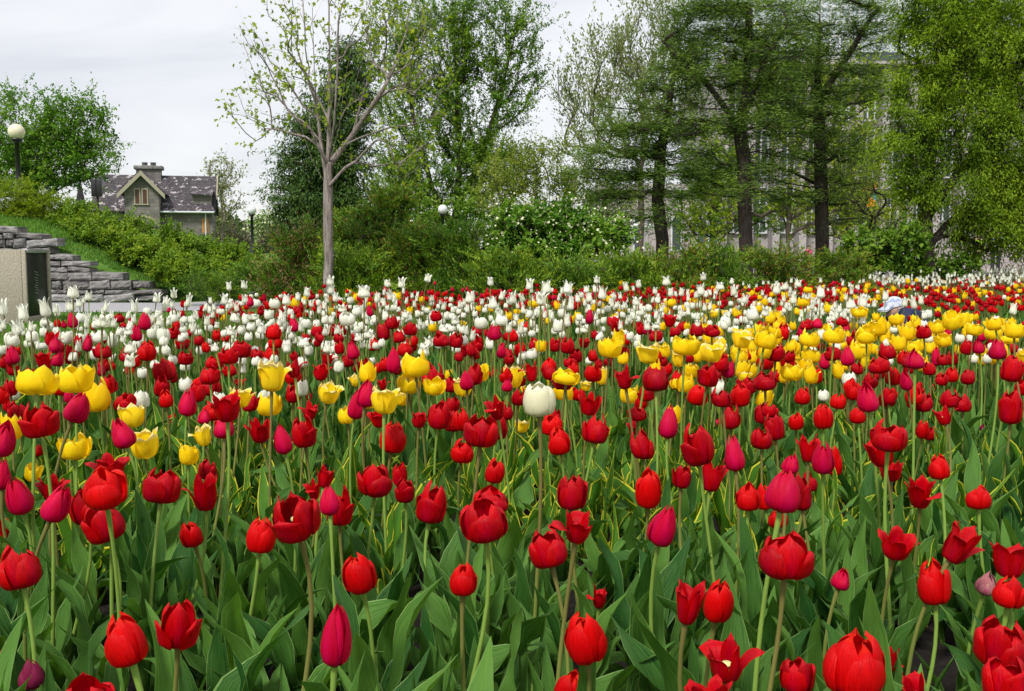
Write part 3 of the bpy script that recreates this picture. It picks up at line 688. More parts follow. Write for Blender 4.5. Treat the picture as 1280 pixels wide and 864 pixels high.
def build_setting():
    xs = np.unique(np.concatenate([np.linspace(-600, -60, 8), np.linspace(-60, -16, 20), np.arange(-16, 4, .4), np.linspace(4, 60, 25), np.linspace(60, 600, 8)]))
    ys = np.unique(np.concatenate([[-40, -10, 0], np.arange(1, 18.9, 2), [19.2, 19.45, 19.55], np.arange(20, 30, .5), np.linspace(30, 100, 30), np.linspace(110, 900, 8)]))
    XX, YY = np.meshgrid(xs, ys); m = MB(); m.grid(np.stack([XX, YY, terrain(XX, YY) - .008], -1))
    tag(m.build('ground', LAWN), kind='structure')
    # soil of the bed
    r = np.linspace(-1.1, 1.1, 190)[None]; t = np.linspace(0, 1, 110)[:, None]; Yg = .4 + (bed_far(r) + .22 - .4) * t; Xg = r * Yg; m = MB()
    rg = np.random.default_rng(3)
    Zg = .008 + .020 * (np.sin(Xg * 9 + Yg * 5) * np.sin(Yg * 11 - Xg * 4) * .5 + .5) + rg.uniform(0, .014, Yg.shape)
    m.grid(np.stack([Xg, Yg, Zg], -1)); tag(m.build('flower_bed_soil', SOIL), kind='structure')
    # path that bends round the far left corner of the bed
    a = np.array([(-30, 15.6), (-16, 15.9), (-11, 16.0), (-8, 15.9), (-6, 15.9), (-4.6, 16.8), (-4.0, 18.5), (-4.2, 24), (-6, 40)])
    b = np.array([(-30, 19), (-16, 18.9), (-11, 18.85), (-8, 18.8), (-6.6, 18.75), (-6.1, 18.9), (-5.7, 19.6), (-5.9, 24.5), (-8, 40)])
    s = np.linspace(0, 8, 60); A = np.stack([np.interp(s, range(9), a[:, k]) for k in (0, 1)], -1); B = np.stack([np.interp(s, range(9), b[:, k]) for k in (0, 1)], -1)
    P = np.stack([A, B], 1); P = np.concatenate([P, (terrain(P[..., 0], P[..., 1]) + .006)[..., None]], -1)
    m = MB(); m.grid(P); tag(m.build('path', PATH), kind='structure')
    # paved forecourt before the museum
    m = MB(); m.poly([(7, 30, .004), (70, 30, .004), (70, 62, .004), (7, 62, .004)])
    tag(m.build('forecourt_paving', PINKST), kind='structure')
    # grass blades where the lawn shows
    rng = np.random.default_rng(11); n = 42000
    X = rng.uniform(-11.5, -3.2, n); Y = np.where(rng.random(n) < .6, rng.uniform(19.55, 23, n), rng.uniform(7, 15.7, n))
    ok = (Y > 19) | (Y > bed_far(X / Y) + .25)
    X, Y = X[ok], Y[ok]; n = len(X)
    Z = terrain(X, Y) - .01; a = rng.uniform(0, 6.28, n); h = rng.uniform(.04, .10, n); w = .010
    c = np.stack([X, Y, Z], -1); sd = np.stack([np.cos(a), np.sin(a), 0 * a], -1) * w
    tp = c + np.stack([rng.normal(0, .02, n), rng.normal(0, .02, n), h], -1)
    V = np.stack([c - sd, c + sd, tp], 1).reshape(-1, 3)
    m = MB(); m.add(V, np.arange(3 * n).reshape(-1, 3))
    GR = leaf_mat('grass_blades', (.06, .15, .015), (.12, .25, .025), (.20, .33, .05), trans=.3, clump=2)
    tag(m.build('grass', GR), 'mown green grass on the slope and beside the path', 'grass', kind='stuff')

# ------------------------------------------------------------------ plants
def leaf_quads(m, c, a, nrm, l, w, mi=0, shape='kite'):
    """leaves at c, pointing along a, facing nrm"""
    a = a / (np.linalg.norm(a, axis=1)[:, None] + 1e-9); sd = np.cross(a, nrm); sd /= np.linalg.norm(sd, axis=1)[:, None] + 1e-9
    up = np.cross(sd, a); l = l[:, None]; w = w[:, None]; n = len(c)
    if shape == 'kite':
        V = np.stack([c, c + a * l * .45 + sd * w * .5 + up * w * .12, c + a * l, c + a * l * .45 - sd * w * .5 + up * w * .12], 1)
        m.add(V.reshape(-1, 3), np.arange(4 * n).reshape(-1, 4), mi)
    elif shape == 'blade':
        V = np.stack([c - sd * w * .5, c + sd * w * .5, c + a * l], 1)
        m.add(V.reshape(-1, 3), np.arange(3 * n).reshape(-1, 3), mi)
    else:                                                   # lobed maple leaf
        pr = [(0, 0), (.12, .42), (.30, .28), (.52, .62), (.62, .26), (1, 0), (.62, -.26), (.52, -.62), (.30, -.28), (.12, -.42)]
        V = np.stack([c + a * l * u + sd * w * v + up * w * (abs(v) * .5 - u * .15) for u, v in pr], 1)
        m.add(V.reshape(-1, 3), np.arange(10 * n).reshape(-1, 10), mi)

def unit(rng, n): v = rng.normal(size=(n, 3)); return v / np.linalg.norm(v, axis=1)[:, None]

def crown_targets(rng, ells, d, dens, depth=.8, shell=.45):
    T = []
    for e in ells:
        cx, cy, rx, ry = e[:4]; n = int(dens * (e[4] if len(e) > 4 else 1) * rx * ry / 1000); dd = d + (e[5] if len(e) > 5 else 0)
        c = at(cx, cy, dd); k = dd / F
        v = unit(rng, n); r = rng.uniform(shell ** 3, 1, n) ** (1 / 3)
        T.append(c + v * r[:, None] * np.array((rx * k, max(rx, ry) * k * depth, ry * k)))
    return np.concatenate(T)

def plant(name, label, cat, d, base_px, ells, dens, leaf, bark, seed, trunk=None, limbs=(), r_tip=.006, r_max=.2, up=.6, seg=.3, depth=.8,
          layer=0, group=None, part='crown', extra=None, twigs=3, zmin=None, base_r=None, curve=.25, shell=.45, rpow=.47):
    rng = np.random.default_rng(seed)
    b = at(base_px, 312, d); b[2] = float(terrain(b[0], b[1])) - .03
    pos = [b]; par = [-1]; dirs = [np.array((0, 0, 1.))]
    def run(pts, p0):
        i = p0
        for q in pts:
            n = max(1, int(np.linalg.norm(q - pos[i]) / seg)); s = pos[i].copy()
            for j in range(1, n + 1):
                pos.append(s + (q - s) * j / n + (rng.normal(0, .004, 3) if j < n else 0)); par.append(i if j == 1 else len(pos) - 2)
                v = pos[-1] - pos[par[-1]]; dirs.append(v / (np.linalg.norm(v) + 1e-9))
            i = len(pos) - 1
        return i
    if trunk: run([at(x, y, d + (dz[0] if dz else 0)) for x, y, *dz in trunk], 0)
    for lb in limbs:
        q0 = at(lb[0][0], lb[0][1], d + (lb[0][2] if len(lb[0]) > 2 else 0)); A = np.array(pos); i0 = int(((A - q0) ** 2).sum(1).argmin())
        run([at(x, y, d + (dz[0] if dz else 0)) for x, y, *dz in lb[1:]], i0)
    T = crown_targets(rng, ells, d, dens, depth, shell)
    if layer: T[:, 2] = np.round(T[:, 2] / layer) * layer + rng.normal(0, layer * .20, len(T))
    g = terrain(T[:, 0], T[:, 1]) + (.06 if zmin is None else zmin)
    T = T[T[:, 2] > g] if zmin is None else np.stack([T[:, 0], T[:, 1], np.maximum(T[:, 2], g + rng.uniform(0, .12, len(T)))], -1)
    A = np.array(pos); d0 = np.concatenate([((c[:, None] - A[None]) ** 2).sum(-1).min(1) for c in np.array_split(T, 8)]) if len(T) else []
    T = T[np.argsort(d0)]
    tips = []
    POS = np.empty((len(pos) + len(T) * 14, 3)); POS[:len(pos)] = pos; npos = len(pos); DR = np.empty_like(POS); DR[:npos] = dirs
    for t in T:
        D = t - POS[:npos]; L_ = np.sqrt((D ** 2).sum(1)) + 1e-6
        if layer: cost = L_ + 2.2 * abs(D[:, 2] - .12 * L_)
        else: cost = L_ * (1 + up * np.clip(1.0 - 1.6 * D[:, 2] / L_, 0, 3))
        cost = cost * (1 + (.9 if not layer else .3) * (1 - (DR[:npos] * D).sum(1) / L_)); cost[0] += .4 if trunk else 0
        i = int(cost.argmin()); p = POS[i]; ln = L_[i]; v0 = dirs[i]
        n = int(min(12, max(2, round(ln / seg)))); c1 = p + (v0 * .5 + D[i] / ln * .5 + np.array((0, 0, .25 if not layer else .1))) * ln * curve * 1.4
        prev = i
        for j in range(1, n + 1):
            u = j / n; q = (1-u)**2 * p + 2*(1-u)*u * c1 + u*u * t
            if j < n: q = q + rng.normal(0, .02 * ln / n ** .5, 3) * .6
            par.append(prev); pos.append(q); POS[npos] = q; v = q - POS[prev]; dirs.append(v / (np.linalg.norm(v) + 1e-9)); DR[npos] = dirs[-1]; prev = npos; npos += 1
        tips.append(prev)
    A = POS[:npos]; par = np.array(par); cnt = np.zeros(npos)
    for i in tips: cnt[i] += 1
    cnt[cnt == 0] = .3
    w = np.zeros(npos); kids = [[] for _ in range(npos)]
    acc = np.where(np.isin(np.arange(npos), tips), 1.0, 0.05)
    for i in range(npos - 1, 0, -1): acc[par[i]] += acc[i]; kids[par[i]].append(i)
    rad = np.minimum(r_tip * acc ** rpow, r_max)
    if base_r: rad[0] = max(rad[0], base_r)
    wood = MB(); seen = [(0, 0)]
    stack = [(0, None)]
    while stack:
        i, frm = stack.pop(); ch = [i] if frm is None else [frm, i]
        while kids[ch[-1]]:
            ks = sorted(kids[ch[-1]], key=lambda q: -acc[q])
            for q in ks[1:]: stack.append((q, ch[-1]))
            ch.append(ks[0])
        if len(ch) < 2: continue
        rr = rad[ch].copy()
        if frm is not None: rr[0] = min(rr[0], rr[1] * 1.3)
        wood.tube(A[ch] - b, rr, 8 if rr[0] > .03 else (5 if rr[0] > .012 else 3))
    # leaves round every tip
    lm = MB(); tp = A[tips]; td = np.array([dirs[i] for i in tips]) if len(tips) else np.zeros((0, 3))
    tw_d = []; tw_p = []
    for k in range(twigs):
        v = td * .8 + unit(rng, len(tp)) * (.75 if not layer else np.array((1.1, 1.1, .30))) * (1 if not leaf.get('flat') else np.array((1.3, 1.3, leaf['flat']))) + np.array((0, 0, leaf.get('rise', .15)))
        v /= np.linalg.norm(v, axis=1)[:, None]; ln = leaf['spread'] * rng.uniform(.5, 1.25, len(tp))
        q = tp - td * rng.uniform(0, leaf['spread'] * .8, len(tp))[:, None]
        tw_p.append(q); tw_d.append(v * ln[:, None])
        s = unit(rng, len(tp)) * (r_tip * .55)
        s2 = np.cross(s, v); V = np.stack([q - s, q + s, q + s2, q + v * ln[:, None]], 1) - b
        idx = np.arange(4 * len(tp)).reshape(-1, 4); wood.add(V.reshape(-1, 3), np.concatenate([idx[:, [0, 1, 3]], idx[:, [1, 2, 3]], idx[:, [2, 0, 3]]]))
    def scatter(sp, n, mi):
        P0 = np.concatenate(tw_p); D0 = np.concatenate(tw_d); m_ = len(P0) * n // max(1, twigs)
        k = rng.integers(0, len(P0), m_); u = rng.random(m_)[:, None]
        ax = D0[k] / (np.linalg.norm(D0[k], axis=1)[:, None] + 1e-9)
        c = P0[k] + D0[k] * u + unit(rng, m_) * sp.get('fuzz', .12) * sp['spread'] * rng.random(m_)[:, None] - b
        mode = sp.get('mode', 'rand')
        if mode == 'along': a = ax * 1.0 + unit(rng, m_) * .55 + np.array((0, 0, sp.get('tip', .1)))
        elif mode == 'droop': a = ax * .4 + unit(rng, m_) * .6 + np.array((0, 0, -.55))
        elif mode == 'flat': a = ax * .7 + unit(rng, m_) * np.array((1, 1, .25)); 
        else: a = ax * .35 + unit(rng, m_)
        nr = unit(rng, m_) + np.array((0, -.3, sp.get('face', 1.2)))
        l = sp['size'] * rng.uniform(.6, 1.3, m_)
        leaf_quads(lm, c, a, nr, l, l * sp.get('asp', .55), mi, sp.get('shape', 'kite'))
    scatter(leaf, leaf['n'], 0)
    mats = [leaf['mat']]
    if extra:
        for e in extra: scatter(e, e['n'], len(mats)); mats.append(e['mat'])
    o = empty(name, b, label, cat, group)
    wood.build('trunk' if cat == 'tree' else 'branches', bark, o)
    lm.build(part if cat == 'tree' else 'foliage', mats, o, smooth=False)
    return o

G_FRESH = leaf_mat('leaves_fresh', (.055, .15, .010), (.14, .28, .018), (.25, .38, .03), clump=.8)
G_MID = leaf_mat('leaves_mid', (.055, .14, .010), (.14, .25, .016), (.25, .36, .03), clump=.8)
G_YEL = leaf_mat('leaves_yellow_green', (.14, .23, .012), (.28, .36, .018), (.44, .48, .04), clump=1.5, trans=.45)
G_WIL = leaf_mat('leaves_willow', (.085, .165, .009), (.22, .33, .014), (.38, .47, .022), clump=.55, trans=.45)
G_HILL = leaf_mat('leaves_hill_shrub', (.06, .14, .008), (.17, .28, .012), (.32, .40, .03), clump=2.2, trans=.4)
G_OLI = leaf_mat('leaves_olive', (.12, .18, .02), (.22, .28, .03), (.34, .38, .06), clump=1.2)
G_PALE = leaf_mat('leaves_pale_bud', (.16, .20, .07), (.26, .30, .12), (.38, .40, .2), clump=1)
N_HEM = leaf_mat('needles_dark', (.022, .065, .010), (.06, .12, .018), (.11, .18, .03), clump=1.2, trans=.2)
N_LAR = leaf_mat('needles_larch', (.045, .10, .016), (.12, .20, .026), (.22, .31, .04), clump=1.0, trans=.3)
N_JUN = leaf_mat('needles_juniper', (.03, .10, .008), (.13, .24, .012), (.34, .42, .02), clump=1.0, trans=.2)
N_JUNY = leaf_mat('needles_juniper_bright', (.10, .18, .008), (.24, .34, .012), (.42, .48, .03), clump=1.2, trans=.25)
N_GOLD = leaf_mat('needles_golden', (.12, .09, .012), (.24, .17, .02), (.34, .20, .035), clump=2.5, trans=.25)
N_DEAD = leaf_mat('needles_dead', (.10, .05, .02), (.22, .12, .05), (.34, .20, .10), clump=3, trans=.2)
CREAM = leaf_mat('blossom_cream', (.55, .56, .35), (.70, .70, .48), (.8, .8, .62), trans=.2)
G_TWIG = leaf_mat('leaves_reddish_twig', (.08, .06, .045), (.13, .10, .06), (.16, .16, .06), trans=.2)

def build_plants():
    P = plant
    # far left tree above the slope
    P('deciduous_tree', 'bushy fresh green tree above the slope at the far left', 'tree', 34, 38,
      [(15, 155, 80, 42), (85, 160, 45, 40, .8), (60, 200, 70, 40), (118, 200, 34, 34, .6), (132, 180, 22, 26, .3), (20, 215, 60, 30), (110, 150, 30, 30, .5)], 50,
      dict(n=72, spread=.85, size=.10, asp=.55, mat=G_FRESH), BARK_D, 1, trunk=[(42, 270), (45, 235)], r_max=.16, seg=.6)
    P('slender_tree', 'thin pale-barked tree with sparse leaves right of the stone house', 'tree', 104, 278,
      [(277, 218, 22, 24), (278, 250, 26, 26), (278, 275, 20, 16)], 70, dict(n=34, spread=1.5, size=.24, asp=.6, mat=G_PALE), BARK_G, 2,
      trunk=[(278, 290), (277, 235)], r_max=.14, r_tip=.03, seg=1.4)
    # young maple, grey stem in front
    limbs = [[(409, 240), (405, 205, .1), (398, 150, .2), (393, 90, .3), (391, 30, .4), (388, -30, .4)],
             [(412, 235), (424, 218, -.2), (447, 192, -.5), (468, 160, -.8), (492, 120, -1.0), (530, 92, -1.2), (560, 70, -1.3)],
             [(424, 218), (440, 170, .2), (456, 110, .4), (474, 50, .6), (482, -10, .7)],
             [(411, 200), (424, 160, .5), (430, 110, .8), (440, 50, 1.0), (450, -20, 1.1)],
             [(407, 205), (396, 180, -.2), (372, 120, -.6), (345, 80, -.9), (312, 58, -1.1)],
             [(405, 190), (385, 165, .4), (352, 160, .8), (318, 130, 1.2), (300, 105, 1.4)],
             [(398, 150), (380, 90, .3), (365, 40, .5), (355, -10, .6)],
             [(468, 160), (480, 110, -.2), (500, 60, .1), (520, 10, .3)],
             [(410, 215), (418, 150, -.3), (422, 80, -.4), (424, 0, -.5)], [(409, 222), (400, 160, -.4), (382, 60, -.7), (376, -10, -.8)],
             [(424, 218), (452, 150, .6), (480, 90, .9), (520, 30, 1.2)], [(447, 192), (478, 130, -1.2), (505, 70, -1.6), (545, 10, -1.8)],
             [(409, 228), (390, 200, .5), (365, 120, .9), (350, 50, 1.1), (335, -5, 1.2)], [(411, 180), (440, 120, -.6), (462, 40, -.8), (470, -20, -.9)]]
    P('young_maple', 'young maple with pale grey trunk and sparse yellow-green spring leaves', 'tree', 12.6, 409,
      [(340, 60, 55, 60, .8), (320, 140, 40, 45, .8), (420, 10, 70, 50, .7), (500, 50, 60, 60, .9), (535, 115, 35, 50, .8), (450, 110, 60, 50, .5),
       (500, 190, 50, 35, .9), (380, 130, 40, 50, .5), (440, 190, 30, 20, .3)], 20,
      dict(n=7, spread=.30, size=.055, asp=.75, shape='maple', mode='droop', fuzz=.25, mat=G_YEL), BARK_G, 3,
      trunk=[(410, 300), (410, 235), (411, 150, .05), (412, 60, .1), (410, -40, .1)], limbs=limbs, r_tip=.0034, r_max=.060, seg=.22, up=.9, base_r=.078, rpow=.50)
    P('hemlock', 'dark drooping evergreen standing behind the young maple', 'tree', 20, 415,
      [(428, 120, 34, 30), (415, 160, 50, 30), (405, 205, 58, 32), (398, 250, 62, 30), (395, 285, 60, 25), (440, 80, 25, 30, .6)], 80,
      dict(n=95, spread=.50, size=.085, asp=.3, mode='droop', fuzz=.3, mat=N_HEM), BARK_D, 4, trunk=[(415, 300), (425, 150), (435, 70), (440, 20)], layer=.22, r_max=.10, seg=.4)
    P('deciduous_tree', 'large many-stemmed green tree behind the middle globe lamp', 'tree', 30, 562,
      [(545, 55, 60, 60), (600, 35, 50, 55, .9), (648, 40, 34, 55, .5), (520, 140, 55, 55), (590, 130, 65, 55), (550, 215, 80, 50), (645, 115, 36, 45, .5), (610, 220, 55, 50),
       (500, 230, 45, 45), (660, 85, 25, 30, .3), (480, 40, 40, 50, .5)], 36,
      dict(n=95, spread=.75, size=.085, asp=.5, mat=G_MID, rise=.4), BARK_D, 5,
      trunk=[(566, 285), (572, 262)], limbs=[[(566, 285), (540, 235), (520, 160), (500, 60)], [(572, 262), (575, 180), (570, 90), (565, 0)],
      [(572, 262), (600, 200), (625, 120), (645, 40)]], r_max=.15, seg=.45, up=1.0)
    P('deciduous_tree', 'low spreading olive-green tree with thin bare twigs behind the cream-flowered shrub', 'tree', 22, 690,
      [(640, 215, 45, 30), (690, 205, 45, 30), (735, 235, 40, 30), (670, 245, 60, 28), (620, 250, 30, 22), (760, 260, 30, 20)], 46,
      dict(n=60, spread=.5, size=.06, asp=.5, mat=G_OLI, rise=.3), BARK_M, 6, trunk=[(690, 290)], r_max=.045, seg=.4, r_tip=.004, curve=.08)
    P('budding_tree', 'airy tree with pale opening buds against the sky left of the larches', 'tree', 30, 800,
      [(720, 110, 34, 40, .8), (760, 80, 45, 50), (805, 55, 45, 50), (770, 145, 60, 45), (725, 165, 35, 30, .6), (830, 120, 50, 60), (840, 30, 30, 40)], 34,
      dict(n=34, spread=.85, size=.10, asp=.45, mat=G_PALE, rise=.7, mode='along'), BARK_M, 7, trunk=[(802, 270), (800, 210)], r_max=.09, r_tip=.006, seg=.5, up=1.3, curve=.12)
    LN = dict(n=105, spread=.44, size=.085, asp=.18, mode='flat', fuzz=.36, mat=N_LAR, shape='kite', face=1.0, rise=0)
    P('larch', 'broad larch with feathery needles, leftmost trunk of the three larches', 'tree', 19, 828,
      [(770, 190, 60, 26), (800, 150, 60, 24), (845, 175, 60, 26), (755, 225, 50, 24), (830, 225, 70, 24), (780, 262, 60, 18, .7), (840, 105, 50, 26), (860, 65, 40, 24)], 38,
      LN, BARK_D, 8, trunk=[(828, 300), (822, 250), (826, 190), (838, 120), (850, 50)], limbs=[[(822, 262), (855, 285), (880, 308), (905, 318)]], layer=.40, r_max=.13, seg=.35, rpow=.5, curve=.2, r_tip=.006)
    P('larch', 'tall larch with a bent dark trunk, middle of the three larches', 'tree', 18, 933,
      [(925, 15, 70, 26), (880, 50, 55, 24), (960, 60, 60, 24), (900, 95, 65, 22), (975, 115, 50, 20), (885, 145, 60, 20), (955, 165, 60, 18), (890, 205, 55, 16), (960, 225, 45, 14), (905, 240, 45, 12, .8), (880, 10, 50, 24)], 38,
      LN, BARK_D, 9, trunk=[(933, 325), (931, 270), (930, 200), (924, 160), (933, 110), (936, 40), (936, -60)],
      limbs=[[(931, 285), (905, 282), (880, 272), (862, 262)], [(925, 165), (890, 152), (850, 148)], [(930, 270), (900, 300), (872, 312)],
             [(924, 160), (880, 100), (842, 66)], [(928, 150), (955, 80), (985, 30)]], layer=.40, r_max=.125, seg=.35, rpow=.5, curve=.2, r_tip=.006)
    P('larch', 'tall larch with a straight dark trunk, nearest to the willow', 'tree', 19.5, 1028,
      [(1020, 15, 80, 24), (980, 60, 60, 22), (1060, 70, 55, 20, .8), (1000, 105, 70, 20), (1065, 120, 55, 18), (1000, 150, 75, 20), (1060, 175, 55, 16), (990, 205, 70, 16), (1065, 215, 50, 14), (1010, 250, 65, 12), (1070, 255, 40, 10), (1095, 30, 40, 24)], 38,
      LN, BARK_D, 10, trunk=[(1028, 315), (1027, 260), (1025, 180), (1022, 100), (1025, 20), (1025, -60)],
      limbs=[[(1027, 292), (1045, 275), (1080, 272), (1105, 282)], [(1026, 240), (990, 215), (955, 205)], [(1024, 150), (985, 125), (955, 95)], [(1023, 120), (1060, 70), (1090, 20)],
             [(1025, 195), (1070, 180), (1110, 160)]], layer=.40, r_max=.135, seg=.35, rpow=.5, curve=.2, r_tip=.006)
    P('slender_tree', 'thin yellow-leaved tree between the larches and the museum', 'tree', 32, 985, [(930, 240, 50, 40, .6), (1000, 130, 50, 60), (1060, 200, 50, 50), (960, 80, 60, 50), (1070, 100, 40, 50), (900, 200, 40, 40), (890, 270, 40, 30), (1080, 250, 40, 40), (1010, 250, 50, 30)], 26,
      dict(n=34, spread=.9, size=.12, asp=.6, mat=G_YEL), BARK_M, 54, trunk=[(985, 300), (988, 220), (1000, 140)], r_max=.06, seg=.6, r_tip=.012)
    P('slender_tree', 'small leafy tree in front of the low museum wing', 'tree', 36, 890, [(860, 255, 40, 30), (905, 225, 45, 40), (880, 285, 50, 18), (950, 270, 40, 26)], 40,
      dict(n=60, spread=.8, size=.10, asp=.55, mat=G_MID), BARK_D, 55, trunk=[(890, 298), (893, 260)], r_max=.06, seg=.6, r_tip=.008)
    P('slender_tree', 'small leafy tree in front of the museum piers, left of the banner', 'tree', 38, 1058, [(1050, 240, 40, 36), (1075, 190, 40, 36), (1045, 285, 45, 18), (1010, 270, 34, 24), (1110, 270, 30, 26)], 40,
      dict(n=56, spread=.8, size=.10, asp=.55, mat=G_OLI), BARK_D, 56, trunk=[(1058, 298), (1060, 250)], r_max=.06, seg=.6, r_tip=.008)
    P('willow', 'dense bright green willow filling the upper right corner', 'tree', 17, 1158,
      [(1185, 60, 60, 60), (1245, 50, 55, 60), (1290, 80, 45, 80), (1150, 130, 46, 46), (1215, 150, 65, 55), (1270, 190, 50, 60), (1140, 195, 38, 42), (1195, 235, 60, 42),
       (1255, 270, 50, 45), (1165, 20, 45, 40), (1235, 296, 45, 24), (1140, 245, 26, 22, .6), (1300, 260, 40, 70), (1210, -20, 80, 40)], 19,
      dict(n=250, spread=.56, size=.062, asp=.36, mode='droop', fuzz=.3, mat=G_WIL, rise=-.05), BARK_D, 11,
      trunk=[(1158, 320), (1157, 270), (1165, 190), (1180, 100)], limbs=[[(1157, 275), (1200, 215), (1250, 150), (1280, 80)]], r_max=.17, seg=.35, up=.5)
    P('bare_shrub', 'leafless branching shrub in front of the museum wall beside the willow', 'shrub', 18.5, 1078,
      [(1110, 265, 40, 25), (1075, 245, 26, 25), (1120, 300, 30, 14, .5)], 34, dict(n=9, spread=.4, size=.055, mat=G_OLI), BARK_D, 12, trunk=[(1080, 310)], r_max=.03, r_tip=.006)
    # flowering shrub
    P('flowering_shrub', 'rounded green shrub dotted with cream blossom clusters', 'shrub', 15, 700,
      [(655, 282, 42, 26), (705, 285, 45, 30), (755, 298, 38, 22), (630, 305, 25, 15), (690, 310, 80, 14)], 100,
      dict(n=34, spread=.20, size=.075, asp=.6, mat=G_FRESH), BARK_D, 13, r_max=.03, seg=.2, depth=.7,
      extra=[dict(n=4, spread=.32, size=.042, asp=1.0, fuzz=1.0, mat=CREAM)])
    J = dict(n=140, spread=.29, size=.052, asp=.26, mode='along', fuzz=.11, flat=.35, mat=N_JUN, rise=.16, tip=.15, face=.6)
    def jun(label, d, bx, ells, seed, mats=N_JUN, extra=None, dens=62, cat='juniper', name='juniper', up=.35):
        if d < 15.2 and bx > 600: ells = [(e[0], e[1] + (13 if bx < 860 else 4)) + tuple(e[2:]) for e in ells]
        if d < 16: ells = ells + [(e[0], 366, e[2] * 1.15, 20, .8, -.15) for e in ells if e[1] > 300]
        P(name, label, cat, d, bx, ells, dens, dict(J, mat=mats), BARK_M, seed, r_max=.035, r_tip=.004, seg=.2, depth=.9, extra=extra, up=up, group='junipers behind the bed', twigs=5, curve=.35, zmin=.0)
    gold = [dict(J, n=24, mat=N_GOLD, fuzz=.5)]; dead = [dict(J, n=44, mat=N_DEAD, fuzz=.6)]
    jun('tall golden-tipped juniper right of the maple trunk', 14.5, 468, [(478, 330, 45, 26), (478, 262, 34, 24), (455, 285, 45, 24), (500, 250, 28, 12, .8), (470, 305, 50, 20)], 21, N_JUN, [dict(J, n=22, mat=N_GOLD)])
    jun('juniper with brown dead branches left of the maple trunk', 13.6, 372, [(372, 310, 28, 24), (355, 340, 34, 18), (395, 345, 30, 16)], 22, N_JUN, dead)
    jun('low dark juniper at the foot of the maple trunk', 13.2, 440, [(430, 330, 40, 20), (455, 345, 40, 14)], 23, N_JUN, [dict(J, n=50, mat=N_JUNY)])
    jun('spreading juniper left of the middle globe lamp', 13.8, 525, [(520, 305, 40, 20), (500, 330, 45, 18), (545, 335, 40, 14)], 24, N_JUN, gold)
    jun('dark upright juniper below the middle globe lamp', 13.4, 572, [(548, 312, 20, 22), (586, 300, 20, 20), (568, 330, 40, 16)], 25)
    jun('low feathery juniper below the cream-flowered shrub, left part', 12.9, 632, [(625, 325, 42, 18), (650, 340, 45, 12)], 26, N_JUN, [dict(J, n=60, mat=N_JUNY)])
    jun('low feathery juniper below the cream-flowered shrub, right part', 13.1, 705, [(700, 325, 42, 14), (725, 340, 48, 11)], 27)
    jun('feathery juniper between the flowering shrub and the first larch', 13.5, 775, [(775, 322, 42, 15), (790, 338, 45, 11)], 28, N_JUN, [dict(J, n=60, mat=N_JUNY)])
    jun('juniper with a golden branch arching up before the first larch', 13.9, 838, [(845, 322, 40, 16), (868, 302, 24, 7, .9), (840, 338, 50, 11)], 29, N_JUN, gold)
    jun('low juniper between the first and second larch trunks', 14.2, 896, [(895, 325, 36, 15), (900, 338, 45, 10)], 30)
    jun('rust-tipped juniper between the second and third larch trunks', 14.5, 972, [(965, 322, 40, 14), (985, 336, 50, 11)], 31, N_JUN, [dict(J, n=34, mat=N_GOLD), dict(J, n=12, mat=N_DEAD)])
    jun('low dark juniper right of the third larch trunk', 15, 1045, [(1045, 325, 36, 13), (1055, 338, 40, 9)], 32, N_JUN, gold)
    B = dict(n=34, spread=.24, size=.085, asp=.6, mat=G_MID)
    for bx, e, lb, s, dd in ((1085, [(1085, 312, 34, 24), (1070, 330, 36, 14)], 'dark leafy shrub left of the willow trunk', 33, 17),
                         (1128, [(1128, 305, 30, 26), (1130, 330, 34, 14)], 'dark leafy shrub close beside the willow trunk', 34, 16.6),
                         (1195, [(1190, 335, 32, 11), (1208, 330, 18, 10)], 'low leafy shrub right of the willow trunk', 35, 17)):
        P('shrub', lb, 'shrub', dd, bx, e, 70, B, BARK_D, s, r_max=.03, seg=.22)
    # the slope on the left
    S = dict(n=80, spread=.26, size=.062, asp=.6, mat=G_HILL, fuzz=.3, face=1.6)
    def hill(label, d, bx, ells, seed, mt=G_HILL, dens=85):
        P('hillside_shrub', label, 'shrub', d, bx, ells, dens, dict(S, mat=mt), BARK_D, seed, r_max=.02, seg=.22, depth=.8, group='shrubs on the slope', zmin=.0)
    jun('bright spreading juniper at the top left of the slope', 22, 10, [(5, 245, 42, 25), (40, 250, 34, 20), (-30, 250, 30, 30), (20, 268, 40, 14)], 41, N_JUNY, dens=75)
    jun('bright juniper just right of the slope-top lamp', 22.5, 62, [(62, 262, 36, 18), (92, 272, 28, 14)], 42, N_JUNY, dens=75)
    hill('yellow-green leafy shrub on the slope below the black signboard', 22.0, 105, [(105, 274, 36, 18), (85, 282, 26, 14, 1, -.6), (120, 290, 24, 12, 1, -.8)], 43)
    hill("yellow-green leafy shrub on the slope below the house's left gable", 21.6, 150, [(150, 286, 38, 18), (135, 302, 32, 14, 1.2, -1.0), (110, 294, 24, 10, 1, -1.0)], 44)
    hill('yellow-green leafy shrub on the slope below the chimney', 21.4, 198, [(198, 297, 38, 19), (182, 316, 36, 16, 1.2, -1.1), (160, 318, 26, 12, 1.2, -1.3)], 45)
    hill("yellow-green leafy shrub below the house's right corner", 21.0, 245, [(245, 312, 38, 18), (228, 334, 36, 18, 1.2, -1.2), (206, 338, 26, 12, 1.2, -1.6)], 46)
    hill('yellow-green leafy shrub at the foot of the slope', 20.8, 292, [(292, 322, 38, 18), (272, 342, 36, 16, 1.2, -1.2)], 47)
    jun('dark spreading juniper at the slope foot, near the path', 17.8, 262, [(250, 356, 34, 13), (285, 362, 32, 12)], 48)
    jun('dark spreading juniper between the slope and the dead branches', 17.0, 320, [(315, 345, 34, 18), (340, 358, 30, 14)], 49, N_JUN)
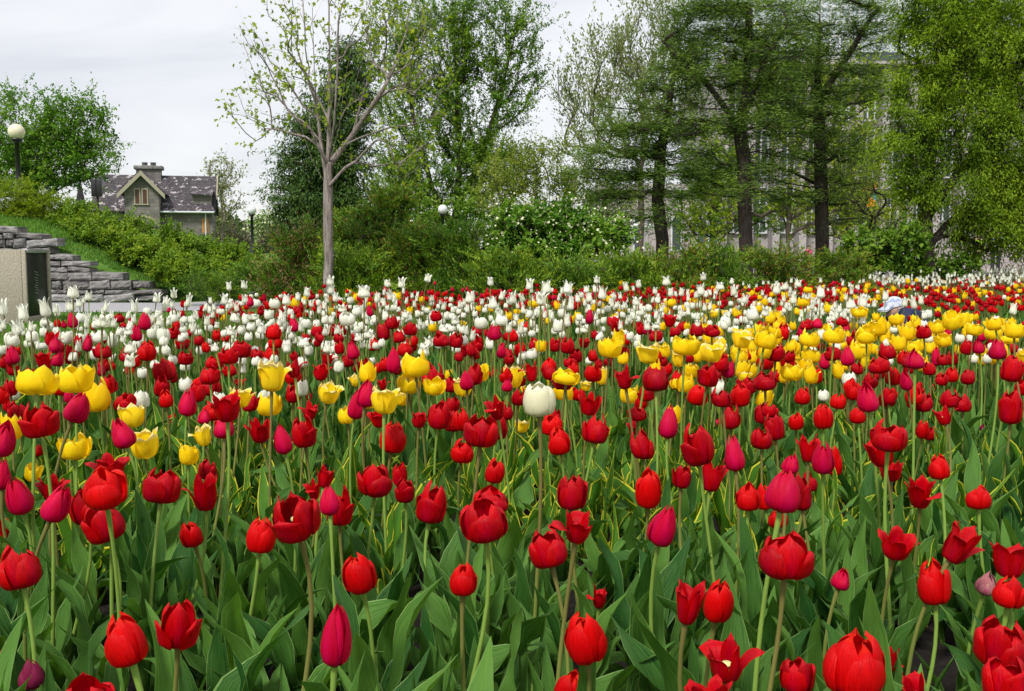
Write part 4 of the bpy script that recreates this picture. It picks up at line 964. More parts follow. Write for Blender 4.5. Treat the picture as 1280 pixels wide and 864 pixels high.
    P('bare_shrub', 'brownish twiggy bush beyond the slope beside the small lamp', 'shrub', 40, 300, [(285, 296, 26, 12), (318, 300, 26, 14), (345, 302, 20, 14)], 90,
      dict(n=10, spread=.6, size=.09, mat=G_TWIG, rise=.6), BARK_M, 50, r_max=.03, r_tip=.014, seg=.5)
    P('flowering_shrub', 'whitish blossoming bush behind the small far lamp', 'shrub', 42, 338, [(340, 282, 26, 17), (325, 296, 18, 10)], 120,
      dict(n=20, spread=.6, size=.13, mat=G_FRESH), BARK_M, 51, r_max=.04, seg=.5, extra=[dict(n=16, spread=.6, size=.12, asp=.9, fuzz=.5, mat=CREAM)])
    P('shrub', 'dark green shrub bank under the many-stemmed tree', 'shrub', 28, 590, [(570, 265, 50, 22), (520, 270, 40, 20), (540, 290, 45, 20), (600, 285, 45, 22), (640, 295, 40, 20)], 60,
      dict(n=40, spread=.4, size=.10, asp=.5, mat=G_MID), BARK_D, 52, r_max=.04, seg=.4)
    P('shrub', 'dark green shrub behind the hemlock and golden juniper', 'shrub', 23, 460, [(450, 290, 45, 22), (490, 285, 40, 20), (400, 305, 50, 14)], 60,
      dict(n=40, spread=.4, size=.10, asp=.5, mat=G_MID), BARK_D, 53, r_max=.04, seg=.4)
    # far wood that closes the horizon
    rng = np.random.default_rng(60); m = MB(); n = 26000
    X = rng.uniform(-70, 12, n); Y = 120 + rng.normal(0, 4, n)
    top = 3.2 + 1.3 * np.sin(X * .33) + .9 * np.sin(X * .9 + 2) + .5 * np.sin(X * 2.1)
    Z = top * rng.random(n) ** .6
    leaf_quads(m, np.stack([X, Y, Z], -1), unit(rng, n), unit(rng, n), rng.uniform(.4, .9, n), rng.uniform(.3, .6, n))
    tag(m.build('distant_wood', leaf_mat('leaves_far', (.05, .09, .03), (.10, .14, .05), (.16, .19, .08), clump=.2), smooth=False),
        'low hazy green wood on the horizon behind the garden', 'wood', kind='stuff')
    # young iris-like shoots between bed and junipers
    m = MB(); n = 260; cx = rng.choice([-1.95, -1.55, -2.5, -.9], n, p=[.3, .35, .2, .15]) + rng.normal(0, .14, n)
    c = np.stack([cx, 11.4 + rng.normal(0, .15, n), 0 * cx], -1); a = unit(rng, n) * .35 + np.array((0, 0, 1))
    leaf_quads(m, c, a, unit(rng, n), rng.uniform(.35, .62, n), np.full(n, .035))
    tag(m.build('leafy_shoots', G_FRESH, smooth=False), 'upright green shoots in front of the junipers, right of the maple', 'shoots', kind='stuff')

# ------------------------------------------------------------------ structures
def build_structures():
    rng = np.random.default_rng(21)
    # dry-stone wall at the slope foot
    def top(x): return np.interp(x, [-60, 22, 24, 50, 52, 66, 84, 86, 103, 106, 121, 123, 134, 136, 160, 177, 180, 188, 206], [279, 279, 294, 294, 312, 321, 321, 328, 329, 333, 333, 341, 342, 351, 351, 351, 359, 361, 362])
    m = MB(); d = 18.95; k = d / F; z = 0.0; row = 0
    while z < 1.6:
        h = rng.uniform(.09, .17); x = -14.0 + rng.uniform(0, .3)
        while x < -6.55:
            w = rng.uniform(.18, .62); si = int(rng.integers(3)); zc = z + h
            px, _ = proj((x + w / 2, d, .5)); zt = at(float(px), float(top(px)), d)[2]
            if zc < zt + .05 and x + w < -6.45:
                jx, jz = rng.uniform(.008, .02, 2); y0 = d + rng.uniform(-.04, .04) + .012 * row
                # rounded, chipped slab
                nx, nz = 7, 5
                gx = np.linspace(0, 1, nx); gz = np.linspace(0, 1, nz)
                GX, GZ = np.meshgrid(gx, gz); ed = np.minimum(np.minimum(GX, 1 - GX) * w / .03, np.minimum(GZ, 1 - GZ) * h / .03).clip(0, 1)
                Pn = np.stack([x + jx + GX * (w - 2 * jx) + rng.normal(0, .004, GX.shape), y0 + .035 * (1 - ed) ** 2 + rng.normal(0, .006, GX.shape), z + jz * .4 + GZ * (h - jz) + rng.normal(0, .004, GX.shape)], -1)
                Pn[..., 2] += (GZ - .5) * rng.normal(0, .012) + (GX - .5) * rng.normal(0, .022); Pn[..., 1] += (GX - .5) * rng.normal(0, .05)
                m.grid(Pn, si)
                back = Pn.copy(); back[..., 1] = y0 + .42
                for A_, B_ in ((Pn[-1], back[-1]), (back[0], Pn[0]), (Pn[:, 0], back[:, 0]), (back[:, -1], Pn[:, -1])): m.grid(np.stack([A_, B_], 0), si)
            x += w
        z += h; row += 1
    tag(m.build('stone_wall', [STONE, STONE2, STONE3], smooth=False), 'dry-stacked grey stone wall stepping down to the path at left', 'stone wall')
    # concrete block with black panel
    o = empty('concrete_block', at(20, 312, 13.4) * (1, 1, 0), 'beige pebbled concrete block with a tall black panel at the left edge', 'concrete block')
    zt = 1.0; ox = o.location.x; xr = (34 - 640) * 13.4 / F - ox; xl = xr - 2.6; dp = .72
    m = MB(); m.box((xl, 0, 0), (xr - .06, dp, zt)); m.box((xr - .058, 0, 0), (xr, .035, zt)); m.box((xr - .058, dp - .07, 0), (xr, dp, zt)); m.box((xr - .058, .037, 0), (xr, dp - .072, .10))
    m.build('body', AGG, o, bevel=.008)
    m = MB(); m.box((xr - .056, .04, .103), (xr - .02, dp - .075, zt - .05)); pn = m.build('panel', PANEL, o, bevel=.004)
    m = MB(); m.box((xr - .056, .04, zt - .046), (xr + .012, dp - .075, zt + .008)); m.build('cap_strip', SILVER, o, bevel=.003)
    m = MB()
    for j in range(9):
        zz = .70 - j * .035; yy = .32 + .02 * math.sin(j * 2)
        m.tube([(xr - .018, yy - .05, zz), (xr - .018, yy + .03 * math.cos(j), zz - .012), (xr - .018, yy + .05, zz - .02)], .0035, 4)
    m.build('scratches', mat('pale_scratch', (.42, .42, .42), .8), pn)
    # low pale bench wall at right
    o = empty('low_wall', (12.9, 23.6, 0), 'low pale stone wall with a projecting coping at the right edge', 'low wall')
    m = MB(); m.box((-1.2, 0, 0), (9, .6, .30)); m.build('base', LIME, o); m = MB(); m.box((-1.28, -.06, .303), (9, .66, .42)); m.build('coping', LIME, o, bevel=.01)
    m = MB(); m.box((-3.0, -.55, 0), (9, -.07, .14)); m.build('step', LIME, o, bevel=.01)

    def globe_lamp(name, label, px, d, yg, gw, gm, base=None):
        g = at(px, yg, d); r = gw * d / F / 2; z0 = float(terrain(g[0], g[1]))
        o = empty(name, (g[0], g[1], z0), label, 'lamp', 'globe lamps in the garden'); h = g[2] - z0
        m = MB(); rp = r * .30
        m.lathe([(.001, 0), (rp * 2.2, 0), (rp * 2.2, .05), (rp * 1.5, .12), (rp * 1.5, .5), (rp * 1.05, .55), (rp, h - r * 1.35), (rp * 1.7, h - r * 1.3), (rp * 1.7, h - r * 1.15), (.001, h - r * 1.15)], n=16)
        m.build('post', BLACK, o)
        m = MB(); m.lathe([(.001, h - r * 1.16), (r * .62, h - r * 1.1), (r * .72, h - r * .84), (r * .5, h - r * .83), (.001, h - r * .83)], n=20); m.build('collar', BLACK, o)
        a = np.linspace(-math.pi / 2, math.pi / 2, 18); m = MB(); m.lathe(np.stack([np.cos(a) * r + 1e-4, np.sin(a) * r + h], -1), n=28); m.build('globe', gm, o)
    globe_lamp('globe_lamp', 'cream globe lamp on a black post at the top of the slope', 20.5, 26, 165, 19.5, GLOBE_C)
    globe_lamp('globe_lamp', 'small white globe lamp on a black post beyond the foot of the slope', 314.5, 34, 263, 11.5, GLOBE_W)
    globe_lamp('globe_lamp', 'white globe lamp on a black post in front of the many-stemmed tree', 553.5, 19, 262, 12, GLOBE_W)
    # signboard seen from behind
    g = at(121.5, 235, 30); z0 = float(terrain(g[0], g[1])); o = empty('signboard', (g[0], g[1], z0), 'black upright signboard on a dark post left of the stone house', 'sign'); h = g[2] - z0
    m = MB(); m.tube([(0, 0, 0), (0, 0, h)], .035, 10); m.build('post', BARK_D, o)
    m = MB(); w, hh = 12.5 * 30 / F / 2, 21 * 30 / F / 2; m.box((-w, -.09, h - hh), (-.006, .02, h + hh)); m.box((.006, -.09, h - hh), (w, .02, h + hh)); m.box((-.006, -.06, h - hh + .02), (.006, 0, h + hh - .02)); m.build('board', BLACK, o, bevel=.01)
    g = at(323, 300, 44); o = empty('bollard', (g[0], g[1], float(terrain(g[0], g[1]))), 'short black bollard right of the small far lamp', 'bollard')
    m = MB(); h = at(323, 292, 44)[2] - o.location.z; m.lathe([(.001, 0), (.09, 0), (.09, h - .12), (.12, h - .1), (.12, h), (.001, h + .03)], n=14); m.build('post', BLACK, o)
    # white many-headed lamp before the museum
    g = at(809, 283, 46); o = empty('white_lamp', (g[0], g[1], 0), 'white street lamp with clustered bowl heads behind the larches', 'lamp'); h = g[2]
    m = MB(); m.tube([(0, 0, 0), (0, 0, h)], [.09, .06], 12); m.build('post', LIME, o)
    m = MB(); m.tube([(-.5, 0, h - .25), (0, 0, h - .4), (.5, 0, h - .25)], .03, 8); m.build('arm', LIME, o)
    for dx in (-.5, 0, .5):
        m = MB(); m.lathe([(.001, 0), (.10, .02), (.25, .15), (.28, .28), (.22, .33), (.001, .36)], (dx, 0, h - .22), 18); m.build('lamp_head', GLOBE_W, o)
        m = MB(); m.lathe([(.001, 0), (.12, .0), (.10, .06), (.001, .07)], (dx, 0, h + .145), 12); m.build('lamp_cap', mat('grey_metal', (.3, .33, .35), .5), o)

    # ---- stone house, 90 m away
    D = 90; k = D / F
    def hp(x, y, dd=0): return at(x, y, D + dd)
    ox = hp(185, 312)[0]; z00 = 0.0
    house = empty('stone_house', (ox, D, z00), 'grey stone house with steep mossy slate roof beyond the slope', 'house', rz=.25)
    def W(x, y, dd=0): return hp(x, y, dd) - np.array((ox, D, z00))
    def _slate(nt, b):
        br = nt.nodes.new('ShaderNodeTexBrick'); t = nt.nodes.new('ShaderNodeTexCoord'); mp = nt.nodes.new('ShaderNodeMapping'); mp.inputs['Rotation'].default_value = (math.pi / 2, 0, 0)
        nt.links.new(t.outputs['Object'], mp.inputs[0]); nt.links.new(mp.outputs[0], br.inputs['Vector'])
        br.inputs['Scale'].default_value = 2.2; br.inputs['Color1'].default_value = (.048, .043, .047, 1); br.inputs['Color2'].default_value = (.088, .076, .082, 1)
        br.inputs['Mortar'].default_value = (.02, .017, .02, 1); br.inputs['Mortar Size'].default_value = .03; br.inputs['Brick Width'].default_value = .6; br.inputs['Row Height'].default_value = .4
        s = ramp(nt, noise(nt, 1.6, 3, rough=.8), [(.57, (0, 0, 0)), (.61, (1, 1, 1))])
        c = mix(nt, s, br.outputs[0], (.36, .33, .33)); nt.links.new(c, b.inputs['Base Color'])
    SLATE = mat('mossy_slate', rough=.85, build=_slate)
    def _hw(nt, b):
        br = nt.nodes.new('ShaderNodeTexBrick'); t = nt.nodes.new('ShaderNodeTexCoord'); mp = nt.nodes.new('ShaderNodeMapping'); mp.inputs['Rotation'].default_value = (math.pi / 2, 0, 0)
        nt.links.new(t.outputs['Object'], mp.inputs[0]); nt.links.new(mp.outputs[0], br.inputs['Vector'])
        br.inputs['Scale'].default_value = 1.0; br.inputs['Color1'].default_value = (.13, .115, .10, 1); br.inputs['Color2'].default_value = (.23, .205, .18, 1)
        br.inputs['Mortar'].default_value = (.10, .09, .08, 1); br.inputs['Mortar Size'].default_value = .02; br.inputs['Brick Width'].default_value = .75; br.inputs['Row Height'].default_value = .32
        c = mix(nt, .4, br.outputs[0], ramp(nt, noise(nt, 1.2, 6), [(.3, (.06, .057, .056)), (.7, (.27, .255, .24))])); nt.links.new(c, b.inputs['Base Color'])
    HWALL = mat('house_masonry', rough=.9, build=_hw)
    BARGE = mat('cream_bargeboard', (.33, .30, .22), .7); GUT = mat('white_gutter', (.55, .58, .6), .5); BOARDW = mat('orange_board', (.42, .20, .06), .7)
    # walls: main body, front gable bay, lower right range
    m = MB()
    a, b_ = W(107, 262, 2), W(256, 262, 2)
    m.box((a[0], 2, 0), (b_[0], 9, a[2])); m.poly([(b_[0] - .01, 2, a[2]), (b_[0] - .01, 9, a[2]), (b_[0] - .01, 5.5, W(1, 221, 5)[2])])
    m.poly([(a[0] + .01, 9, a[2]), (a[0] + .01, 2, a[2]), (a[0] + .01, 5.5, W(1, 221, 5)[2])])
    g0, g1, gt, ge = W(153, 240, -1), W(194, 240, -1), W(173, 219, -1), 0
    m.box((g0[0], -1, 0), (g1[0], 5, g0[2])); m.poly([(g0[0], -1, g0[2]), (g1[0], -1, g1[2]), (gt[0], -1, gt[2])])
    r0, r1 = W(192, 266, 0), W(262, 266, 0)
    m.box((g1[0] + .005, 0, 0), (r1[0], 8, r0[2]))
    m.build('wall', HWALL, house, smooth=False)
    rz_ = W(1, 219, 5)[2]; m = MB(); e = .35
    A0, A1 = W(104, 1)[0], W(258, 1)[0]
    def slab(p, q, r, s, th=.14, mi=0):
        p, q, r, s = map(np.array, (p, q, r, s)); n = np.cross(q - p, s - p); n = n / np.linalg.norm(n) * th
        v = [p, q, r, s, p - n, q - n, r - n, s - n]
        m.add(v, [[0, 1, 2, 3], [7, 6, 5, 4], [0, 4, 5, 1], [1, 5, 6, 2], [2, 6, 7, 3], [3, 7, 4, 0]], mi)
    ze = W(1, 262, 2)[2]
    slab((A0, 1.6, ze - .2), (A1, 1.6, ze - .2), (A1, 5.5, rz_), (A0, 5.5, rz_)); slab((A1, 9.4, ze - .2), (A0, 9.4, ze - .2), (A0, 5.5, rz_ + .01), (A1, 5.5, rz_ + .01))
    # front gable roof
    L0, R0, Tt = W(146, 243, -1), W(201, 243, -1), W(173, 214.5, -1)
    slab((L0[0], -1.5, L0[2]), (Tt[0], -1.5, Tt[2]), (Tt[0], 5.2, Tt[2]), (L0[0], 5.2, L0[2]), -.14); slab((Tt[0] + .01, -1.5, Tt[2] + .01), (R0[0], -1.5, R0[2]), (R0[0], 5.2, R0[2]), (Tt[0] + .01, 5.2, Tt[2] + .01), -.14)
    # lower right roof
    q0, q1, t0, t1 = W(190, 264, -.5), W(264, 264, -.5), W(199, 236, 3), W(246, 236, 3)
    slab((q0[0], -.5, q0[2]), (q1[0], -.5, q1[2]), (t1[0] + 1.1, 3.2, t1[2]), (t0[0] - .4, 3.2, t0[2]))
    m.build('roof', SLATE, house, smooth=False)
    m = MB()
    for (p, q) in (((L0[0] - .05, L0[2]), (Tt[0], Tt[2] + .05)), ((Tt[0], Tt[2] + .05), (R0[0] + .05, R0[2]))):
        p, q = np.array((p[0], -1.6, p[1])), np.array((q[0], -1.6, q[1])); dn = np.array((0, 0, -.42)); m.box((0, 0, 0), (0, 0, 0)) if False else None
        v = [p, q, q + dn, p + dn]; bk = [u + np.array((0, .09, 0)) for u in v]
        m.add(v + bk, [[3, 2, 1, 0], [4, 5, 6, 7], [0, 1, 5, 4], [1, 2, 6, 5], [2, 3, 7, 6], [3, 0, 4, 7]])
    m.build('bargeboard', BARGE, house, smooth=False)
    p, q, s_ = np.array((A1 + .05, 5.5, rz_ + .1)), np.array((A1 + .05, 2.2, W(1, 243, 2)[2])), np.array((0, 0, -.4)); x_ = np.array((.1, 0, 0))
    m = MB(); v = [p, q, q + s_, p + s_]; m.add(v + [u + x_ for u in v], [[3, 2, 1, 0], [4, 5, 6, 7], [0, 1, 5, 4], [1, 2, 6, 5], [2, 3, 7, 6], [3, 0, 4, 7]]); m.build('bargeboard', BARGE, house, smooth=False)
    m = MB(); cx = W(196, 1, 5)[0]; m.box((cx - 1.1, 4.9, rz_ - .6), (cx + 1.1, 6.1, rz_ + .5)); m.build('chimney', HWALL, house, smooth=False)
    ch = house.children[-1]
    m = MB(); m.box((cx - 1.3, 4.7, rz_ + .503), (cx + 1.3, 6.3, rz_ + .86)); m.build('chimney_cap', STONE, ch, bevel=.08)
    for dx in (-.28, .30):
        m = MB(); m.lathe([(.24, rz_ + .84), (.26, rz_ + .86), (.24, rz_ + 1.1), (.29, rz_ + 1.13), (.28, rz_ + 1.2), (.001, rz_ + 1.2)], (cx + dx * 1.3, 5.5, 0), 14); m.build('chimney_pot', STONE, ch)
    # windows in the gable
    for wx in (168.5, 177.5):
        c = W(wx, 246, -1); f = MB(); ww, wh = .27, .62
        f.box((c[0] - ww, -1.07, c[2] - wh), (c[0] - ww + .1, -1.003, c[2] + wh)); f.box((c[0] + ww - .1, -1.07, c[2] - wh), (c[0] + ww, -1.003, c[2] + wh))
        f.box((c[0] - ww, -1.069, c[2] + wh), (c[0] + ww, -1.003, c[2] + wh + .12)); f.box((c[0] - ww - .05, -1.12, c[2] - wh - .1), (c[0] + ww + .05, -1.003, c[2] - wh))
        wo = f.build('window', BARGE, house, smooth=False)
        f = MB(); f.box((c[0] - ww + .102, -1.03, c[2] - wh), (c[0] + ww - .102, -1.004, c[2] + wh)); f.build('pane', mat('red_brown_pane', (.09, .045, .03), .3), wo, smooth=False)
    # arched window head, half hidden
    c = W(176, 272, -1); m = MB(); th = np.linspace(0, math.pi, 13)
    P1 = np.stack([c[0] + 1.05 * np.cos(th), np.full(13, -1.06), c[2] - .55 + .75 * np.sin(th)], -1); P2 = np.stack([c[0] + .88 * np.cos(th), np.full(13, -1.06), c[2] - .55 + .58 * np.sin(th)], -1)
    m.grid(np.stack([P1, P2], 0)); m.grid(np.stack([P1, P1 + (0, .056, 0)], 0)); m.build('arch_moulding', BARGE, house, smooth=False)
    # gutters and downpipe
    m = MB(); m.tube([(q0[0] + .1, -.58, q0[2] - .06), (q1[0] - .1, -.58, q1[2] - .06)], .09, 8); m.tube([(W(246, 1, 0)[0], -.15, q0[2] - .1), (W(246, 1, 0)[0], -.15, 0)], .07, 8); m.build('gutter', GUT, house)
    # little right dormer and boarded arched window
    dm = MB(); c = W(243, 240, 1); c2 = W(256, 264, 1); dm.box((c[0] - .1, .8, c2[2]), (W(257, 1, 1)[0], 4, W(1, 242, 1)[2])); do = dm.build('dormer', HWALL, house, smooth=False)
    m = MB(); slab((W(232, 1, 1)[0], .4, W(1, 242, 1)[2] + .02), (W(259, 1, 1)[0], .4, W(1, 242, 1)[2] + .02), (W(259, 1, 1)[0], 4.4, W(1, 238, 1)[2] + .3), (W(232, 1, 1)[0], 4.4, W(1, 238, 1)[2] + .3)); m.build('roof', SLATE, do, smooth=False)
    m = MB(); c = W(253.5, 281, 0); m.box((c[0] - .28, -.06, c[2] - .7), (c[0] + .28, -.004, c[2] + .45))
    th = np.linspace(0, math.pi, 9); m.poly([(c[0] + .28 * math.cos(t), -.06, c[2] + .45 + .25 * math.sin(t)) for t in th]); m.build('boarded_window', BOARDW, house, smooth=False)
    m = MB(); m.box((c[0] - .42, -.14, c[2] - .86), (c[0] + .42, -.004, c[2] - .702)); m.build('window_sill', STONE, house, smooth=False)

    # ---- museum behind the larches, 62 m away
    D2 = 62.0; mx = lambda x, y=312, dd=0: at(x, y, D2 + dd)
    mu = empty('museum', (at(1020, 312, D2)[0], D2, 0), 'pale stone museum with tall piers and a glazed top behind the larches', 'building'); ox2 = mu.location.x
    X_ = lambda x, dd=0: at(x, 312, D2 + dd)[0] - ox2
    Z_ = lambda y, dd=0: at(640, y, D2 + dd)[2]
    m = MB(); m.box((X_(896), 0.9, 0), (X_(1500), 14, Z_(78))); m.build('wall', LIME, mu, smooth=False)
    m = MB(); m.box((X_(893), -.6, Z_(82)), (X_(1500), .88, Z_(74))); m.build('cornice', LIME, mu, smooth=False)
    xs = list(range(898, 1330, 33))
    for i, x in enumerate(xs):
        m = MB(); m.box((X_(x), -.25, 0), (X_(x + 9), .895, Z_(83))); m.build('pier', LIME, mu, smooth=False)
        if x > 1180: continue
        for (ya, yb) in ((292, 232), (222, 160), (150, 96)):
            f = MB(); xa, xb = X_(x + 11), X_(x + 31); za, zb = Z_(ya), Z_(yb); xm = (xa + xb) / 2
            f.box((xa, .70, za), (xa + .12, .895, zb)); f.box((xb - .12, .70, za), (xb, .895, zb)); f.box((xa + .12, .70, za), (xb - .12, .895, za + .12)); f.box((xa + .12, .70, zb - .12), (xb - .12, .895, zb))
            f.box((xm - .05, .72, za + .12), (xm + .05, .895, zb - .12)); f.box((xa + .12, .74, za + (zb - za) * .25), (xb - .12, .89, za + (zb - za) * .25 + .08))
            wo = f.build('window', MULL, mu, smooth=False)
            f = MB(); f.box((xa + .1, .80, za + .1), (xb - .1, .893, zb - .1)); f.build('pane', GLASSW, wo, smooth=False)
    m = MB(); m.box((X_(905), 1.4, Z_(73.9)), (X_(1500), 13, Z_(-140))); m.build('glazed_storey', GLASSL, mu, smooth=False)
    gz = mu.children[-1]; m = MB()
    for x in range(905, 1320, 12): m.box((X_(x), 1.28, Z_(73.8)), (X_(x) + .12, 1.398, Z_(-140)))
    for y in range(-130, 74, 19): m.box((X_(905), 1.25, Z_(y)), (X_(1320), 1.279, Z_(y) + .13))
    m.build('mullion_grid', MULL, gz, smooth=False)
    m = MB(); m.box((X_(1060), -.62, Z_(78)), (X_(1116), -.605, Z_(68))); m.build('dark_band', GLASSW, mu, smooth=False)
    # low wing to the left
    wg = empty('museum_wing', (at(830, 312, 58)[0], 58, 0), 'low pinkish stone wing with dark openings behind the first larch', 'building')
    w0, w1 = at(750, 312, 58)[0] - wg.location.x, at(893, 312, 58)[0] - wg.location.x; zt = at(640, 238, 58)[2]
    m = MB(); m.box((w0, 0, 0), (w1, 9, zt)); m.build('wall', PINKST, wg, smooth=False)
    m = MB(); m.box((w0 - .2, -.25, zt + .003), (w1 + .2, 9.2, zt + .35)); m.build('coping', LIME, wg, smooth=False)
    for x in (768, 793, 840, 872, 886):
        xa = at(x, 312, 58)[0] - wg.location.x; f = MB(); f.box((xa - .09, -.06, .9), (xa + .55, -.004, 2.9)); wo = f.build('window', MULL, wg, smooth=False)
        f = MB(); f.box((xa, -.09, 1.0), (xa + .46, -.062, 2.8)); f.build('pane', GLASSW, wo, smooth=False)
    # terrace wall with pink stone in front of the museum
    tw = empty('terrace_wall', (at(1100, 312, 52)[0], 52, 0), 'pinkish stone terrace wall below the museum, right of the larches', 'wall')
    m = MB(); xa, xb = at(1055, 312, 52)[0] - tw.location.x, at(1330, 312, 52)[0] - tw.location.x; m.box((xa, 0, 0), (xb, .5, 1.15)); m.build('wall', PINKST, tw, smooth=False)
    m = MB(); m.box((xa - .05, -.06, 1.153), (xb, .56, 1.28)); m.build('coping', LIME, tw, smooth=False)
    # banner of coloured shapes
    g0 = at(1086, 242, 60.5); bn = empty('banner', (g0[0], 60.5, 0), 'hanging banner of red, orange and blue shapes on the museum front', 'banner')
    m = MB(); wv = .5; zz = np.linspace(Z_(260), Z_(228), 12)
    m.grid(np.stack([np.stack([np.linspace(-wv, wv, 8), .05 * np.sin(np.linspace(0, 9, 8) + z), np.full(8, z)], -1) for z in zz], 0))
    m.grid(np.stack([np.stack([np.linspace(wv, -wv, 8), .012 + .05 * np.sin(np.linspace(9, 0, 8) + z), np.full(8, z)], -1) for z in zz], 0))
    def _ban(nt, b):
        v = nt.nodes.new('ShaderNodeTexVoronoi'); v.inputs['Scale'].default_value = 1.6; t = nt.nodes.new('ShaderNodeTexCoord'); nt.links.new(t.outputs['Object'], v.inputs['Vector'])
        s = nt.nodes.new('ShaderNodeSeparateXYZ'); nt.links.new(v.outputs['Color'], s.inputs[0])
        c = ramp(nt, s.outputs[0], [(0, (.6, .01, .02)), (.3, (.75, .03, .02)), (.42, (.7, .7, .68)), (.55, (.85, .30, .01)), (.7, (.02, .15, .5)), (.85, (.05, .35, .5))])
        c.node.color_ramp.interpolation = 'CONSTANT'; nt.links.new(c, b.inputs['Base Color'])
    m.build('cloth', mat('banner_print', rough=.7, build=_ban), bn)
    m = MB(); m.tube([(-wv - .1, 0, zz[-1] + .03), (wv + .1, 0, zz[-1] + .03)], .04, 8); m.tube([(0, 0, zz[-1] + .03), (0, 1.3, zz[-1] + .2)], .03, 6); m.build('rod', BLACK, bn)

# ------------------------------------------------------------------ people
def skin(name, verts, edges, radii, mt, parent=None, root=0, sub=2):
    me = bpy.data.meshes.new(name); me.from_pydata([tuple(v) for v in verts], edges, []); me.materials.append(mt)
    o = bpy.data.objects.new(name, me); link(o, parent)
    o.modifiers.new('s', 'SKIN').use_smooth_shade = True
    me.skin_vertices[0].data  # layer made by the modifier
    for i, r in enumerate(radii): me.skin_vertices[0].data[i].radius = (r, r) if not isinstance(r, tuple) else r; me.skin_vertices[0].data[i].use_root = (i == root)
    sb = o.modifiers.new('u', 'SUBSURF'); sb.levels = sub; sb.render_levels = sub
    return o

def head_mesh(m, c, r, yaw, tilt=0):
    """head with brow, nose, lips, chin and ears; faces -Y before turning"""
    n, k = 20, 28
    th = np.linspace(0, math.pi, n)[:, None]; ph = np.linspace(0, 2 * math.pi, k, endpoint=False)[None]
    X = np.sin(th) * np.cos(ph) * .74; Y = np.sin(th) * np.sin(ph) * .92; Z = np.cos(th) * 1.12 + 0 * ph
    jaw = np.clip(-Z, 0, 1.1); X = X * (1 - .32 * jaw ** 1.5); front = np.clip(-Y, 0, 1)
    Y = Y * (1 - .10 * jaw * (Y > 0) * 3 * .6)
    g = lambda x0, z0, s: np.exp(-((X - x0) ** 2 + (Z - z0) ** 2) / s ** 2) * (Y < 0)
    Y = Y - .26 * g(0, -.22, .13) - .13 * g(0, -.02, .09) - .07 * g(0, -.52, .15) - .10 * g(0, -.92, .2) - .07 * g(.25, .16, .2) - .07 * g(-.25, .16, .2) + .09 * g(.28, -.02, .13) + .09 * g(-.28, -.02, .13)
    P = np.stack([X, Y, Z], -1) * r
    ct, st = math.cos(tilt), math.sin(tilt); cy, sy = math.cos(yaw), math.sin(yaw)
    R = np.array([[cy, -sy, 0], [sy, cy, 0], [0, 0, 1]]) @ np.array([[1, 0, 0], [0, ct, -st], [0, st, ct]])
    m.grid((P @ R.T) + c, 0, None, closed=True)
    for s in (-1, 1):
        e = np.array((s * .76 * r, .05 * r, -.08 * r)); a = np.linspace(0, 6.28, 9)[:-1]
        m.tube([R @ (e + np.array((s * .05, math.cos(t) * .12 + .03, math.sin(t) * .2)) * r) + c for t in np.linspace(-2.2, 2.2, 7)], r * .05, 5)
    return R

